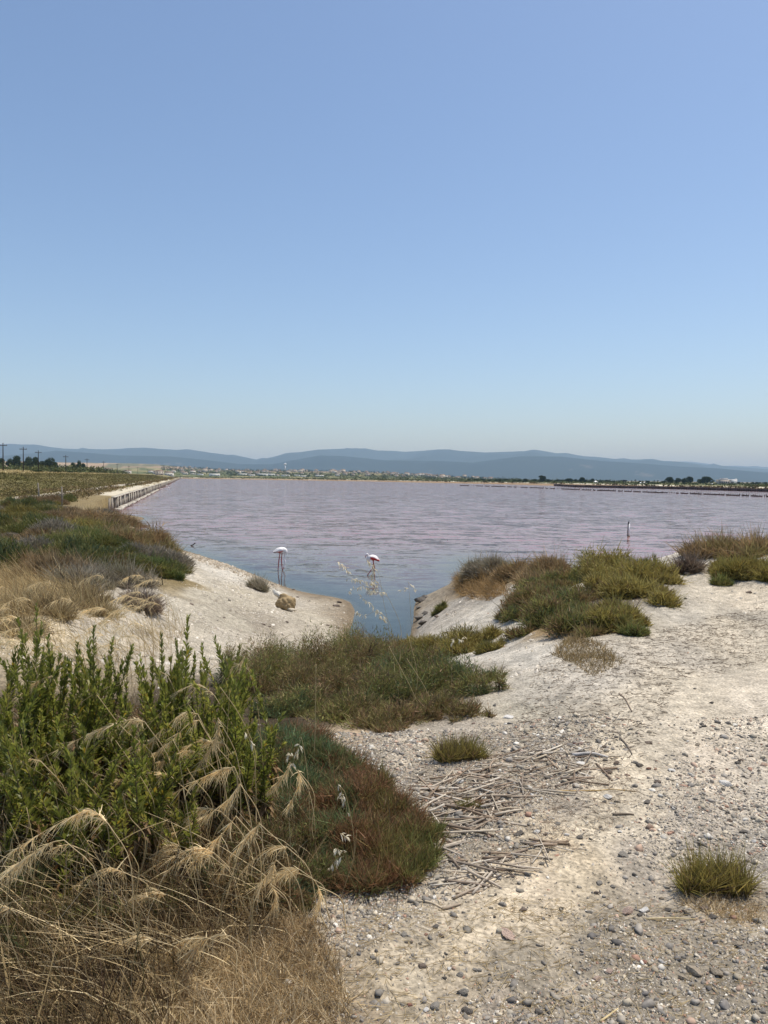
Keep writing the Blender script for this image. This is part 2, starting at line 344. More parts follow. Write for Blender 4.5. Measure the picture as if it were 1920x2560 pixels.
def ground_color(X, Y, Z):
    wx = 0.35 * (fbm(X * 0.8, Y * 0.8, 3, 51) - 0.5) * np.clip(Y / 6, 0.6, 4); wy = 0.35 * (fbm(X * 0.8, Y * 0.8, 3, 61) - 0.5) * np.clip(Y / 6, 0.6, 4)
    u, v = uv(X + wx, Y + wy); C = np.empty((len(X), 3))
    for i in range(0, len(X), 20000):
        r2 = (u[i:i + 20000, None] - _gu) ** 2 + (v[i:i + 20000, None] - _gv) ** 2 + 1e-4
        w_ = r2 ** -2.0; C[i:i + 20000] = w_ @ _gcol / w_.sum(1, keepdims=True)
    wet = sstep(0.16, 0.03, Z) * (Y < 70); C = C * (1 - wet[:, None]) + np.array([.23, .18, .12]) * wet[:, None]
    # far field
    s = wall_x(Y) - X; fd = far_dist(X, Y); n1 = fbm(X * 0.15, Y * 0.1, 3, 71)
    cl = np.where((s < 3.2)[:, None], np.where((n1 > 0.47)[:, None], (.55, .49, .37), OLIVE), np.where((np.abs(s - 7 - 2 * (n1 - .5)) < 1.3)[:, None], (.44, .39, .31), np.where((s < 20)[:, None], (.18, .155, .07), np.where((n1 > 0.5)[:, None], (.42, .33, .17), (.33, .27, .13)))))
    n2 = fbm(X * 0.02, Y * 0.02, 3, 81)
    cf = np.where((fd < 26)[:, None], (.27, .19, .11), np.where((fd < 75 + 30 * (n2 - .5))[:, None], (.62, .56, .44), np.where((n2 > 0.55)[:, None], (.25, .22, .11), (.12, .13, .055))))
    R = np.hypot(X, Y); cf = np.where((R > 2300)[:, None], np.where((n2 > 0.5)[:, None], (.30, .22, .14), (.16, .15, .08)), cf)
    cl = np.where((R > 1500)[:, None], np.where((n2 > 0.45)[:, None], (.36, .26, .16), (.18, .15, .08)), cl)
    cfar = np.where((s > 0.2)[:, None] & ~((fd > 60) & (s < 300))[:, None], cl, cf)
    k = sstep(60, 72, Y)[:, None]
    C = C * (1 - k) + cfar * k
    return C * (0.74 + 0.28 * fbm(X * 2.3, Y * 2.3, 4, 91) + .1 * sstep(60, 90, Y))[:, None]
_rows = np.concatenate([np.linspace(-1.0, 1.2, 10)[:-1], np.linspace(1.2, 6, 160)[:-1], np.linspace(6, 14, 95)[:-1], np.geomspace(14, 40, 100)[:-1], np.geomspace(40, 1000, 90)[:-1], np.geomspace(1000, 24000, 30)])
_us = np.concatenate([np.linspace(-1.3, -0.62, 36)[:-1], np.linspace(-0.62, 0.62, 270), np.linspace(0.62, 1.3, 36)[1:]])
GY, GU = np.meshgrid(_rows, _us, indexing='ij'); GX = GU * (GY + 2.0)
GZ = height(GX, GY)
def grid_faces(n, m):
    i = np.arange(n - 1)[:, None] * m + np.arange(m - 1)[None]; i = i.ravel()
    return np.stack([i, i + 1, i + m + 1, i + m], 1)
def ground_material():
    m, t, o = mat('ground_soil')
    c = vcol(t); tc = N_(t, 'ShaderNodeTexCoord')
    c0, n0 = noise_col(t, c, 1.7, 0.14, 6); c1, n1 = noise_col(t, c0, 9.0, 0.26, 6); c2, n2 = noise_col(t, c1, 55.0, 0.40, 5)
    vo = N_(t, 'ShaderNodeTexVoronoi', Scale=42.0); t.links.new(tc.outputs['Object'], vo.inputs['Vector'])
    gt = N_(t, 'ShaderNodeMath', operation='LESS_THAN'); gt.inputs[1].default_value = 0.30; t.links.new(vo.outputs['Distance'], gt.inputs[0])
    sep = N_(t, 'ShaderNodeSeparateColor'); t.links.new(vo.outputs['Color'], sep.inputs[0])
    ok = N_(t, 'ShaderNodeMath', operation='GREATER_THAN'); ok.inputs[1].default_value = 0.62; t.links.new(sep.outputs[0], ok.inputs[0])
    mu = N_(t, 'ShaderNodeMath', operation='MULTIPLY'); t.links.new(gt.outputs[0], mu.inputs[0]); t.links.new(ok.outputs[0], mu.inputs[1])
    cr = N_(t, 'ShaderNodeValToRGB'); t.links.new(sep.outputs[1], cr.inputs[0])
    cr.color_ramp.elements[0].color = (.55, .56, .58, 1); cr.color_ramp.elements[1].color = (1.25, 1.2, 1.1, 1)
    mx = N_(t, 'ShaderNodeMix', data_type='RGBA', blend_type='MULTIPLY'); t.links.new(mu.outputs[0], mx.inputs[0]); t.links.new(c2, mx.inputs[6]); t.links.new(cr.outputs[0], mx.inputs[7])
    p = N_(t, 'ShaderNodeBsdfPrincipled', Roughness=0.95); p.inputs['Specular IOR Level'].default_value = 0.1
    b0 = N_(t, 'ShaderNodeBump', Strength=0.8, Distance=0.10); t.links.new(n0.outputs['Fac'], b0.inputs['Height']); b1 = N_(t, 'ShaderNodeBump', Strength=0.9, Distance=0.03); t.links.new(n1.outputs['Fac'], b1.inputs['Height']); t.links.new(b0.outputs[0], b1.inputs['Normal'])
    b2 = N_(t, 'ShaderNodeBump', Strength=0.9, Distance=0.012); t.links.new(n2.outputs['Fac'], b2.inputs['Height']); t.links.new(b1.outputs[0], b2.inputs['Normal'])
    t.links.new(mx.outputs[2], p.inputs['Base Color']); t.links.new(b2.outputs[0], p.inputs['Normal']); t.links.new(p.outputs[0], o.inputs[0])
    return m
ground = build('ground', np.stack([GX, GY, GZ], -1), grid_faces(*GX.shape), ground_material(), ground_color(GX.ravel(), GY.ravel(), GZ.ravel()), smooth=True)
tag(ground, kind='structure')

# ------------------------------------------------------------------ water
def water_material():
    m, t, o = mat('brine')
    tc = N_(t, 'ShaderNodeTexCoord'); at = N_(t, 'ShaderNodeAttribute', attribute_name='depth'); am = N_(t, 'ShaderNodeAttribute', attribute_name='ripple'); pk = N_(t, 'ShaderNodeAttribute', attribute_name='pink')
    acc = None                       # ripples: slopes summed over several wave sizes, scaled by how exposed the water is
    for sx, sy, sc, wgt in ((0.5, 1.0, 0.28, 0.07), (0.45, 1.0, 1.1, 0.36), (0.5, 1.0, 3.6, 0.32), (0.7, 1.0, 11.0, 0.2)):
        mp = N_(t, 'ShaderNodeMapping'); mp.inputs['Scale'].default_value = (sx, sy, 1); mp.inputs['Rotation'].default_value = (0, 0, 0.12)
        t.links.new(tc.outputs['Object'], mp.inputs['Vector'])
        n = N_(t, 'ShaderNodeTexNoise', Scale=sc, Detail=2.0, Distortion=0.3); t.links.new(mp.outputs[0], n.inputs['Vector'])
        sb = N_(t, 'ShaderNodeVectorMath', operation='SUBTRACT'); sb.inputs[1].default_value = (0.5, 0.5, 0.5); t.links.new(n.outputs['Color'], sb.inputs[0])
        ml = N_(t, 'ShaderNodeVectorMath', operation='MULTIPLY'); ml.inputs[1].default_value = (wgt * .9, wgt, 0); t.links.new(sb.outputs[0], ml.inputs[0])
        if acc is None: acc = ml.outputs[0]
        else:
            ad_ = N_(t, 'ShaderNodeVectorMath', operation='ADD'); t.links.new(acc, ad_.inputs[0]); t.links.new(ml.outputs[0], ad_.inputs[1]); acc = ad_.outputs[0]
    sc_ = N_(t, 'ShaderNodeVectorMath', operation='SCALE'); t.links.new(acc, sc_.inputs[0]); t.links.new(am.outputs['Fac'], sc_.inputs['Scale'])
    up_ = N_(t, 'ShaderNodeVectorMath', operation='ADD'); up_.inputs[1].default_value = (0, 0, 1); t.links.new(sc_.outputs[0], up_.inputs[0])
    b = N_(t, 'ShaderNodeVectorMath', operation='NORMALIZE'); t.links.new(up_.outputs[0], b.inputs[0])
    # turbid brine: pink with algae out in the pan, grey-green in the inlet
    ms = N_(t, 'ShaderNodeTexNoise', Scale=0.06, Detail=4.0); t.links.new(tc.outputs['Object'], ms.inputs['Vector'])
    mr = N_(t, 'ShaderNodeMapRange'); mr.inputs[1].default_value = 0.3; mr.inputs[2].default_value = 0.7; mr.inputs[3].default_value = -0.10; mr.inputs[4].default_value = 0.10
    t.links.new(ms.outputs['Fac'], mr.inputs[0])
    ad = N_(t, 'ShaderNodeMath', operation='ADD', use_clamp=True); t.links.new(pk.outputs['Fac'], ad.inputs[0]); t.links.new(mr.outputs[0], ad.inputs[1])
    cx = N_(t, 'ShaderNodeValToRGB'); cx.color_ramp.elements[0].color = (.045, .058, .052, 1); cx.color_ramp.elements[1].color = (.345, .195, .18, 1); e_ = cx.color_ramp.elements.new(.45); e_.color = (.23, .17, .155, 1)
    t.links.new(ad.outputs[0], cx.inputs[0])
    df = N_(t, 'ShaderNodeBsdfDiffuse'); t.links.new(cx.outputs[0], df.inputs['Color'])
    tr = N_(t, 'ShaderNodeBsdfTransparent'); tr.inputs['Color'].default_value = (.72, .80, .76, 1)
    ex = N_(t, 'ShaderNodeMath', operation='MULTIPLY'); ex.inputs[1].default_value = -9.0; t.links.new(at.outputs['Fac'], ex.inputs[0])
    e2 = N_(t, 'ShaderNodeMath', operation='EXPONENT'); t.links.new(ex.outputs[0], e2.inputs[0])
    body = N_(t, 'ShaderNodeMixShader'); t.links.new(e2.outputs[0], body.inputs[0]); t.links.new(df.outputs[0], body.inputs[1]); t.links.new(tr.outputs[0], body.inputs[2])
    gl = N_(t, 'ShaderNodeBsdfGlossy', Roughness=0.07); fr = N_(t, 'ShaderNodeFresnel', IOR=1.34)
    t.links.new(b.outputs[0], gl.inputs['Normal']); t.links.new(b.outputs[0], fr.inputs['Normal'])
    fin = N_(t, 'ShaderNodeMixShader'); t.links.new(fr.outputs[0], fin.inputs[0]); t.links.new(body.outputs[0], fin.inputs[1]); t.links.new(gl.outputs[0], fin.inputs[2])
    t.links.new(fin.outputs[0], o.inputs[0]); return m
_wr = np.concatenate([np.linspace(13.5, 30, 110)[:-1], np.geomspace(30, 100, 80)[:-1], np.geomspace(100, 1000, 60)])
_wu = np.linspace(-0.75, 1.2, 150)
WY, WU = np.meshgrid(_wr, _wu, indexing='ij'); WX = WU * (WY + 2.0); _dep = np.clip(-height(WX, WY), 0, 1).ravel()
_k = np.zeros(WX.shape); _d = _dep.reshape(WX.shape)
_rip = np.clip(0.16 + 0.84 * sstep(23.5, 29, WY + 0.25 * WX + 3 * (fbm(WX * .2, WY * .2, 3, 3) - .5)), 0, 1) * sstep(0.0, 0.3, _d) + 0.06
_rip = np.maximum(_rip, 0.75 * sstep(0.5, 2.5, WX) * sstep(0.1, .35, _d))
_rip = _rip * (1 + 0.25 * sstep(60, 300, WY))
_pink = sstep(17, 50, WY + 0.5 * WX + 8 * (fbm(WX * .05, WY * .05, 3, 13) - .5))
_keep = grid_faces(*WX.shape); _in = (WX > wall_x(WY) - 3) & (far_dist(WX, WY) < 8); _keep = _keep[_in.ravel()[_keep].any(1)]
_vu, _inv = np.unique(_keep, return_inverse=True)
water = build('water', np.stack([WX, WY, WX * 0], -1).reshape(-1, 3)[_vu], _inv.reshape(-1, 4), water_material(), smooth=True, attrs={'depth': _dep[_vu], 'ripple': _rip.ravel()[_vu], 'pink': _pink.ravel()[_vu]})
tag(water, kind='structure')

# ------------------------------------------------------------------ mountains
def mountains(name, ridge_px, r0, r1, seed, rough, base_az, col):
    rp = np.array(ridge_px, float); az_px = np.linspace(base_az[0], base_az[1], 420); n = 44
    hor = 1194.5 + 0.0114 * (az_px - 960)
    tan_ = (hor - np.interp(az_px, rp[:, 0], rp[:, 1])) / FPX            # tangent of the ridge's elevation
    rr = np.linspace(r0, r1, n); A, Rr = np.meshgrid((az_px - 960) / FPX, rr, indexing='ij')
    X = A * Rr; Yy = Rr
    k = (Rr - r0) / (r1 - r0)
    rid = 1 - np.abs(2 * fbm(X / 2600, Yy / 2600, 5, seed) - 1) * 1.6
    f2 = fbm(X / 700, Yy / 700, 4, seed + 3)
    prof = sstep(0, 0.62, k) ** 1.25 * sstep(1.25, 0.7, k)
    H = prof * (1 + rough * (rid - 0.6)) + 0.10 * rough * (f2 - .5) * sstep(0, .3, k)
    H = np.maximum(H, 0) * Rr
    H = H / np.max(H / Rr, axis=1, keepdims=True) * tan_[:, None] + ZC * k
    tone = (0.75 + 0.5 * fbm(X / 900, Yy / 900, 4, seed + 9)).reshape(-1, 1)
    bare = (fbm(X / 260, Yy / 420, 4, seed + 11) > 0.80).reshape(-1, 1) * (H.reshape(-1, 1) < 180)
    C = np.array(col) * tone * (1 - bare) + np.array((.11, .10, .08)) * bare
    o = build(name, np.stack([X, Yy, H - 2], -1), grid_faces(*X.shape), M['far'], C, smooth=True)
    return tag(o, kind='structure')
RIDGE = [(-300,1118),(0,1110.5),(33,1109),(50,1111),(90,1111),(130,1118),(160,1121),(195,1122.5),(207,1119),(222,1122),(260,1123),(300,1122),(318,1120),(362,1119),(400,1122),(440,1124.5),(470,1123),(530,1132),(570,1137),(580,1136),(600,1140),(640,1148.5),(655,1144),(665,1145.5),(690,1140),(715,1132),(750,1130),(790,1124),(830,1122.5),(858,1121.5),(866,1119.5),(880,1121),(886,1119.5),(900,1121.5),(910,1120.5),(940,1126),(985,1127),(1010,1129.5),(1050,1127),(1090,1123.5),(1118,1123),(1150,1127),(1210,1131),(1270,1129),(1310,1127.5),(1330,1123.5),(1350,1126),(1390,1133),(1412,1132),(1440,1137.5),(1460,1140.5),(1490,1142),(1535,1147),(1557,1145),(1577,1148.5),(1600,1148),(1627,1146.5),(1655,1152),(1690,1153.5),(1730,1158),(1760,1161.5),(1770,1162),(1781,1158),(1800,1164),(1850,1168),(1920,1173),(2300,1180)]
FRONT = [(-300,1150),(0,1140),(100,1131),(140,1126),(200,1130),(300,1138),(420,1140),(520,1150),(600,1160),(680,1160),(720,1152),(800,1138),(860,1140),(960,1150),(1100,1152),(1180,1156),(1300,1140),(1400,1141),(1500,1152),(1600,1158),(1700,1166),(1790,1170),(1900,1180),(2300,1190)]
BACK = [(-300,1150),(1500,1170),(1680,1154),(1720,1153.5),(1760,1158),(1800,1164.5),(1845,1164),(1865,1166),(1885,1164),(1900,1167),(1920,1167.5),(2300,1172)]
mountains('mountains', RIDGE, 9000, 16000, 101, 0.55, (-420, 2340), (.045, .052, .04))
mountains('foothills', FRONT, 7600, 10600, 131, 0.7, (-420, 2340), (.036, .042, .032))
mountains('far_mountains', BACK, 17000, 21500, 161, 0.4, (-420, 2340), (.05, .055, .045))

# ------------------------------------------------------------------ haze
def haze():
    b = MB().box((0, 11900, 299), (30000, 26000, 642))     # z from -22 to 620, just above the ridges
    m, t, o = mat('haze_air'); v = N_(t, 'ShaderNodeVolumePrincipled')
    v.inputs['Color'].default_value = (0.50, 0.75, 1.0, 1); v.inputs['Absorption Color'].default_value = (.35, .35, .35, 1); v.inputs['Density'].default_value = HAZE
    t.links.new(v.outputs[0], o.inputs['Volume'])
    return tag(b.build('haze', m), kind='stuff')
HAZE = 8.0e-5
haze()

# ================================================================== the far side: wall, poles, trees, town
def sub(root, pts): return np.asarray(pts) - np.array(root.location)
WDIR = np.array([SLOPE, 1.0, 0]) / math.hypot(SLOPE, 1.0); WRZ = math.atan2(1.0, SLOPE)
def retaining_wall():
    rng = np.random.default_rng(11)
    r = empty('retaining_wall', (wall_x(70), 70, 0))
    tag(r, 'long low retaining wall of grey upright slabs holding the left bank of the lagoon', 'wall')
    y, k, rest = 70.0, 0, MB()
    slab_v = MB().box((0, 0, 0.55), (0.62, 0.12, 1.5)); 
    V = np.concatenate(slab_v.v); F = np.concatenate(slab_v.f4)
    meshes = []
    for q in range(6):
        c = np.array((.27, .24, .195)) * rng.uniform(0.75, 1.25)
        meshes.append(build('slab', V + rng.normal(0, 0.012, V.shape), F, M['wall'], c, link=False).data)
    while y < 640:
        p = np.array([wall_x(y), y, 0]) - np.array(r.location)
        hz = rng.normal(0, 0.05); lean = rng.normal(0, 0.03)
        if k in (9, 10): lean = 0.3
        if k < 190:
            if not (y < 78 and rng.random() < 0.45):
                o = bpy.data.objects.new('slab', meshes[rng.integers(6)]); COL.objects.link(o); o.parent = r
                o.location = p + np.array([0, 0, hz - 0.05]); o.rotation_euler = (lean, rng.normal(0, 0.04), WRZ)
        else: rest.box(p + np.array([0, 0, 0.5 + hz]), (1.2, 0.14, 1.4), WRZ, np.array((.27, .24, .195)) * rng.uniform(0.75, 1.2))
        y += 0.70 if k < 190 else 1.3; k += 1
    while y < 905:
        rest.box(np.array([wall_x(y), y, 0.5]) - np.array(r.location), (4.1, 0.3, 1.4), WRZ, np.array((.25, .22, .18)) * rng.uniform(0.8, 1.2)); y += 4
    tag(rest.build('far_slabs', M['wall'], r), kind='stuff')
    y = 70
    while y < 330:                                   # pale posts standing proud of the slabs, and the capping beams
        L = rng.uniform(2.2, 5.5) * (1 + y / 300)
        a = np.array([wall_x(y) + 0.16, y, 0]) - np.array(r.location)
        if rng.random() < 0.85:
            MB().box((0, 0, 0.52), (0.16, 0.16, 1.56), C=(.48, .44, .36)).build('post', M['wall'], r).location = a
            r.children[-1].rotation_euler = (rng.normal(0, .03), rng.normal(0, .03), WRZ)
        c = a + WDIR * L / 2
        if y > 78 or rng.random() < 0.6:
            o = MB().box((0, 0, 0), (L * 0.97, 0.34, 0.13), C=np.array((.50, .46, .37)) * rng.uniform(.85, 1.1)).build('capping_beam', M['wall'], r)
            o.location = c + np.array([-0.1, 0, 1.30 + rng.normal(0, .015)]); o.rotation_euler = (0, 0, WRZ)
        y += L * 0.97
    for i in range(70):                              # broken pale footing at the waterline
        y = 74 + i * 1.5 + rng.uniform(0, .5); L = rng.uniform(.5, 1.5)
        if rng.random() < 0.2: continue
        o = MB().box((0, 0, 0), (L, 0.5, 0.26), C=np.array((.55, .51, .43)) * rng.uniform(.75, 1.1)).build('footing_stone', M['wall'], r)
        o.location = np.array([wall_x(y) + 0.5 + rng.uniform(0, .15), y, 0.1 + rng.uniform(-.03, .08)]) - np.array(r.location); o.rotation_euler = (rng.normal(0, .08), rng.normal(0, .05), WRZ)
retaining_wall()

def quay():
    """dark timber edging on the far right shore and the old stake line in front of it"""
    rng = np.random.default_rng(12)
    pts = P(np.linspace(1385, 1990, 110), np.interp(np.linspace(1385, 1990, 110), [1385, 1440, 1700, 1920, 1990], [1214.5, 1218, 1223, 1229.5, 1231.5]), 0.0)
    r = empty('timber_quay', (pts[55][0], pts[55][1], 0)); tag(r, 'low dark timber edging along the far right shore of the lagoon', 'quay')
    for a, b in zip(pts[:-1], pts[1:]):
        c = (a + b) / 2; L = np.linalg.norm(b - a)
        o = MB().box((0, 0, 0.5 + rng.normal(0, .05)), (L * 0.985, 0.3, 1.25), C=np.array((.075, .055, .05)) * rng.uniform(.7, 1.3)).build('board', M['wood'], r)
        o.location = c - np.array(r.location); o.rotation_euler = (0, 0, math.atan2(b[1] - a[1], b[0] - a[0]))
    xs = np.linspace(1150, 1990, 150)
    pts = P(xs, np.interp(xs, [1150, 1300, 1440, 1700, 1920, 1990], [1214, 1218.5, 1224.5, 1234, 1242.5, 1245]), 0.0)
    r = empty('stake_line', (pts[75][0], pts[75][1], 0)); tag(r, 'line of dark rotting stakes and boards standing in the pink water', 'stakes')
    for i, p in enumerate(pts):
        h = rng.uniform(0.25, 0.6)
        o = MB().box((0, 0, 0), (0.16, 0.16, h + 0.7), C=np.array((.07, .05, .045)) * rng.uniform(.7, 1.4)).build('stake', M['wood'], r)
        o.location = p - np.array(r.location) + np.array([0, 0, h / 2 - 0.35]); o.rotation_euler = (rng.normal(0, .1), rng.normal(0, .1), rng.uniform(0, 3))
        if i < len(pts) - 1 and rng.random() < 0.8:
            b = pts[i + 1]; c = (p + b) / 2; L = np.linalg.norm(b - p)
            o = MB().box((0, 0, 0), (L * 0.98, 0.12, rng.uniform(.22, .34)), C=np.array((.065, .048, .042)) * rng.uniform(.7, 1.3)).build('board', M['wood'], r)
            o.location = c - np.array(r.location) + np.array([0, 0, 0.13]); o.rotation_euler = (0, 0, math.atan2(b[1] - p[1], b[0] - p[0]))
quay()

def twiggy(n, rx, rz, L, W, pal, seed, k=1, mat_='foliage'):
    """small far shrub: twigs spread through a low dome, root at the origin"""
    rng = np.random.default_rng(seed)
    d = nrm(rng.normal(size=(n, 3)) + np.array([0, 0, .4])); d[:, 2] = np.abs(d[:, 2])
    rr = rng.uniform(0.2, 1, n)[:, None] ** 0.6
    b = d * rr * np.array([rx, rx, rz]) * (0.8 + 0.4 * fbm(d[:, 0] * 2 + 5, d[:, 1] * 2 + seed, 2, seed))[:, None]
    dr = nrm(d * .7 + np.array([0, 0, .6]) + rng.normal(0, .4, (n, 3)))
    c = pick(pal, np.clip(fbm(b[:, 0] * 1.5 / rx + 7, b[:, 1] * 1.5 / rx, 2, seed + 2) * 1.6 - .3 + rng.normal(0, .15, n), 0, 1)) * rng.uniform(.75, 1.25, (n, 1))
    return strands(b, dr, L * rng.uniform(.6, 1.4, n), W, rng.normal(0, .15, (n, 3)), k, False, .6, c * .9, c, rng)

# utility poles
def poles():
    xs = [(8, 8.0), (58.5, 7.9), (96, 7.6), (164.5, 7.6), (217.5, 7.6), (259, 7.8), (292.5, 7.8), (322, 7.6), (344, 7.8), (368, 7.6)]
    for i, (px, h) in enumerate(xs):
        d = 52.6 / ((960 - px) / FPX - 0.256); X = (px - 960) / FPX * d; z = float(height(np.array([X]), np.array([d]))[0])
        r = empty('utility_pole', (X, d, z))
        tag(r, 'dark wooden utility pole with a short crossarm along the dry field', 'utility pole', 'utility poles receding beside the lagoon bank')
        MB().tube([(0, 0, -.3), (0, 0, h * .5), (0.02, 0, h)], [.17, .15, .11], 7, (.045, .036, .03)).build('mast', M['wood'], r)
        MB().box((0, 0, h - .75), (2.2, .16, .16), 0.25, (.05, .04, .035)).build('crossarm', M['wood'], r)
        for q in (-.95, -.5, .5, .95):
            MB().tube([(q * .97, q * .25, h - .68), (q * .97, q * .25, h - .42)], [.05, .07], 5, (.16, .15, .14)).build('insulator', M['wood'], r)
poles()

# trees: five crown shapes, each tree an object with its own trunk and crown
def crown(seed, kind, n=5200):
    rng = np.random.default_rng(seed); pts = []
    lobes = []
    if kind == 'round':
        for _ in range(11): a = rng.uniform(0, 6.28); q = rng.uniform(0, .62); lobes.append((q * math.cos(a) * .72, q * math.sin(a) * .72, rng.uniform(.30, .84), rng.uniform(.16, .30)))
    elif kind == 'umbrella':
        for _ in range(12): a = rng.uniform(0, 6.28); q = rng.uniform(0, .95); lobes.append((q * math.cos(a), q * math.sin(a), rng.uniform(.74, .92) - .14 * q, rng.uniform(.12, .22)))
    elif kind == 'tall':
        for i in range(12): zz = .28 + .62 * i / 11; lobes.append((rng.normal(0, .17), rng.normal(0, .17), zz, (.24 * (1 - abs(zz - .55))) + .02))
    V = []
    for cx, cy, cz, r_ in lobes:
        m = int(n / len(lobes)); d = nrm(rng.normal(size=(m, 3))); p = d * r_ * (rng.uniform(.25, 1, (m, 1)) ** .45) * np.array([1.15, 1.15, .85]) + np.array([cx, cy, cz]); V.append(p)
    p = np.concatenate(V); N = len(p); s = rng.uniform(.022, .06, (N, 1))
    a, b = nrm(rng.normal(size=(N, 3))), nrm(rng.normal(size=(N, 3)))
    T = np.stack([p - a * s, p + a * s * .8 + b * s * .3, p + b * s * 1.3], 1).reshape(-1, 3)
    base = np.array({'round': (.05, .068, .032), 'umbrella': (.045, .065, .03), 'tall': (.055, .07, .036)}[kind])
    C = np.repeat(base * rng.uniform(.6, 1.6, (N, 1)), 3, 0)
    return build('crown', T, np.arange(N * 3).reshape(-1, 3), M['far'], C, link=False).data
def trunk(seed, kind):
    rng = np.random.default_rng(seed); m = MB()
    top = {'round': .62, 'umbrella': .8, 'tall': .85}[kind]
    m.tube([(0, 0, -.03), (.01, .01, top * .5), (rng.normal(0, .03), rng.normal(0, .03), top)], [.035, .026, .012], 6, (.07, .055, .04))
    for _ in range(6):
        a = rng.uniform(0, 6.28); q = {'round': .42, 'umbrella': .7, 'tall': .2}[kind]; z0 = top * rng.uniform(.45, .85)
        m.tube([(0.005, 0.005, z0), (q * .5 * math.cos(a), q * .5 * math.sin(a), z0 + .1), (q * math.cos(a), q * math.sin(a), z0 + .16)], [.016, .011, .005], 4, (.07, .055, .04))
    o = m.build('trunk', M['wood']); d = o.data; bpy.data.objects.remove(o); return d
CROWNS = {k: [(crown(200 + 10 * i + j, k), trunk(300 + 10 * i + j, k)) for j in range(3)] for i, k in enumerate(('round', 'umbrella', 'tall'))}
def palm_mesh(seed):
    rng = np.random.default_rng(seed); n = 60
    a = rng.uniform(0, 6.28, n); e = rng.uniform(-.5, 1.2, n); d = np.stack([np.cos(a) * np.cos(e), np.sin(a) * np.cos(e), np.sin(e)], 1)
    V, F, C = strands(np.tile([0, 0, .82], (n, 1)) + d * .02, d, rng.uniform(.2, .3, n), .06, np.tile([0, 0, -.5], (n, 1)), 3, False, .6, (.05, .06, .03))
    return build('fronds', V, F, M['far'], C, link=False).data
PALM = palm_mesh(5)
def tree(px, top, base, wpx, kind, label, group, dist, seed, cat='tree', name='tree'):
    rng = np.random.default_rng(seed); X = (px - 960) / FPX * dist
    z = float(height(np.array([X]), np.array([float(dist)]))[0]); t = PD(px, top, dist)[2]
    h = max(t - z, 2.5) if base is None else (base - top) / FPX * dist
    h = max(h, t - z)
    r = empty(name, (X, dist, z), rng.uniform(0, 6.28)); tag(r, label, cat, group)
    wd = wpx / FPX * dist
    if kind == 'palm':
        o = bpy.data.objects.new('fronds', PALM); COL.objects.link(o); o.parent = r; o.scale = (max(h, wd * 1.4), max(h, wd * 1.4), h)
        MB().tube([(0, 0, -.2), (.1, 0, h * .5), (0, 0, h * .84)], [.3, .24, .2], 6, (.10, .08, .06)).build('trunk', M['wood'], r); return
    c, tk = CROWNS[kind][seed % 3]; ext = {'round': .92, 'umbrella': 1.9, 'tall': .7}[kind]
    for nm, me in (('crown', c), ('trunk', tk)):
        o = bpy.data.objects.new(nm, me); COL.objects.link(o); o.parent = r; o.scale = (wd / ext, wd / ext, h * 1.04)
        r.children
_lt = [(2,1150,1176,22,'round'),(25,1151.5,1178,20,'round'),(46,1143,1176,24,'round'),(47,1163,1178,24,'round'),(70,1145.5,1178,25,'round'),(86,1145,1177,20,'round'),(104,1158,1176,20,'round'),(120,1145.7,1172,30,'round'),(140,1157,1172,18,'round'),(183,1158,1172,14,'round'),(197,1152,1170,14,'round'),(209,1160,1170,12,'round')]
for i, (a, b, c, d, k) in enumerate(_lt):
    tree(a, b, c, d, k, 'dark rounded tree in the clump behind the utility poles', 'trees behind the utility poles', 455 + (i * 37) % 60, i)
_rt = [(1222,1198.5,9,'round'),(1266,1198,23,'umbrella'),(1285,1199,10,'round'),(1296,1200,12,'round'),(1314,1197,14,'round'),(1336,1198,14,'round'),(1370,1198,19,'round'),(1394,1199,30,'umbrella'),(1421,1196.5,19,'round'),(1438,1198,11,'round'),(1452,1194,15,'round'),(1463,1200,9,'round'),(1474,1200,9,'round'),(1481,1197,9,'round'),(1513.5,1200.5,20,'umbrella'),(1533,1202,8,'round'),(1597,1202,8,'round'),(1657,1205,12,'round'),(1747,1198,13,'round'),(1776,1206,8,'round'),(1845,1209,10,'round'),(1880,1210,10,'round'),(1889,1207,9,'round'),(1912,1211,14,'round'),(1240,1199.5,12,'round'),(1206,1199,14,'round'),(1190,1197,12,'round'),(1348,1200,8,'round'),(1248,1200.5,9,'round'),(1172,1197,9,'round'),(1500,1206,12,'round'),(1620,1206,12,'round')]
for i, (a, b, d, k) in enumerate(_rt):
    lab = 'spreading flat-topped pine in the tree row beyond the salt flats' if k == 'umbrella' else 'small dark rounded tree in the row beyond the salt flats'
    tree(a, b, None, d, k, lab, 'pines beyond the salt flats' if k == 'umbrella' else 'trees beyond the salt flats', 700 + (i * 53) % 70, i + 40, 'pine tree' if k == 'umbrella' else 'tree', 'pine_tree' if k == 'umbrella' else 'tree')
tree(1355, 1190, None, 14, 'tall', 'tallest slim tree sticking up out of the far tree row', None, 705, 70)
tree(1675, 1193.5, None, 21, 'round', 'lone broad dark tree between the palms and the tall tree clump', None, 690, 71)
for i, (a, b, d) in enumerate([(1694,1196,15),(1708,1195,18),(1722,1192.5,16)]):
    tree(a, b, None, d, 'round', 'big dark tree in the close clump of three across the lagoon', 'clump of three big trees', 690 + 6 * i, 72 + i)
tree(1760, 1192.5, None, 30, 'round', 'large spreading dark tree just left of the pale flat-roofed building', None, 690, 80)
tree(1899, 1206, None, 11, 'umbrella', 'flat-topped pine to the right of the pale flat-roofed building', None, 720, 81, 'pine tree', 'pine_tree')
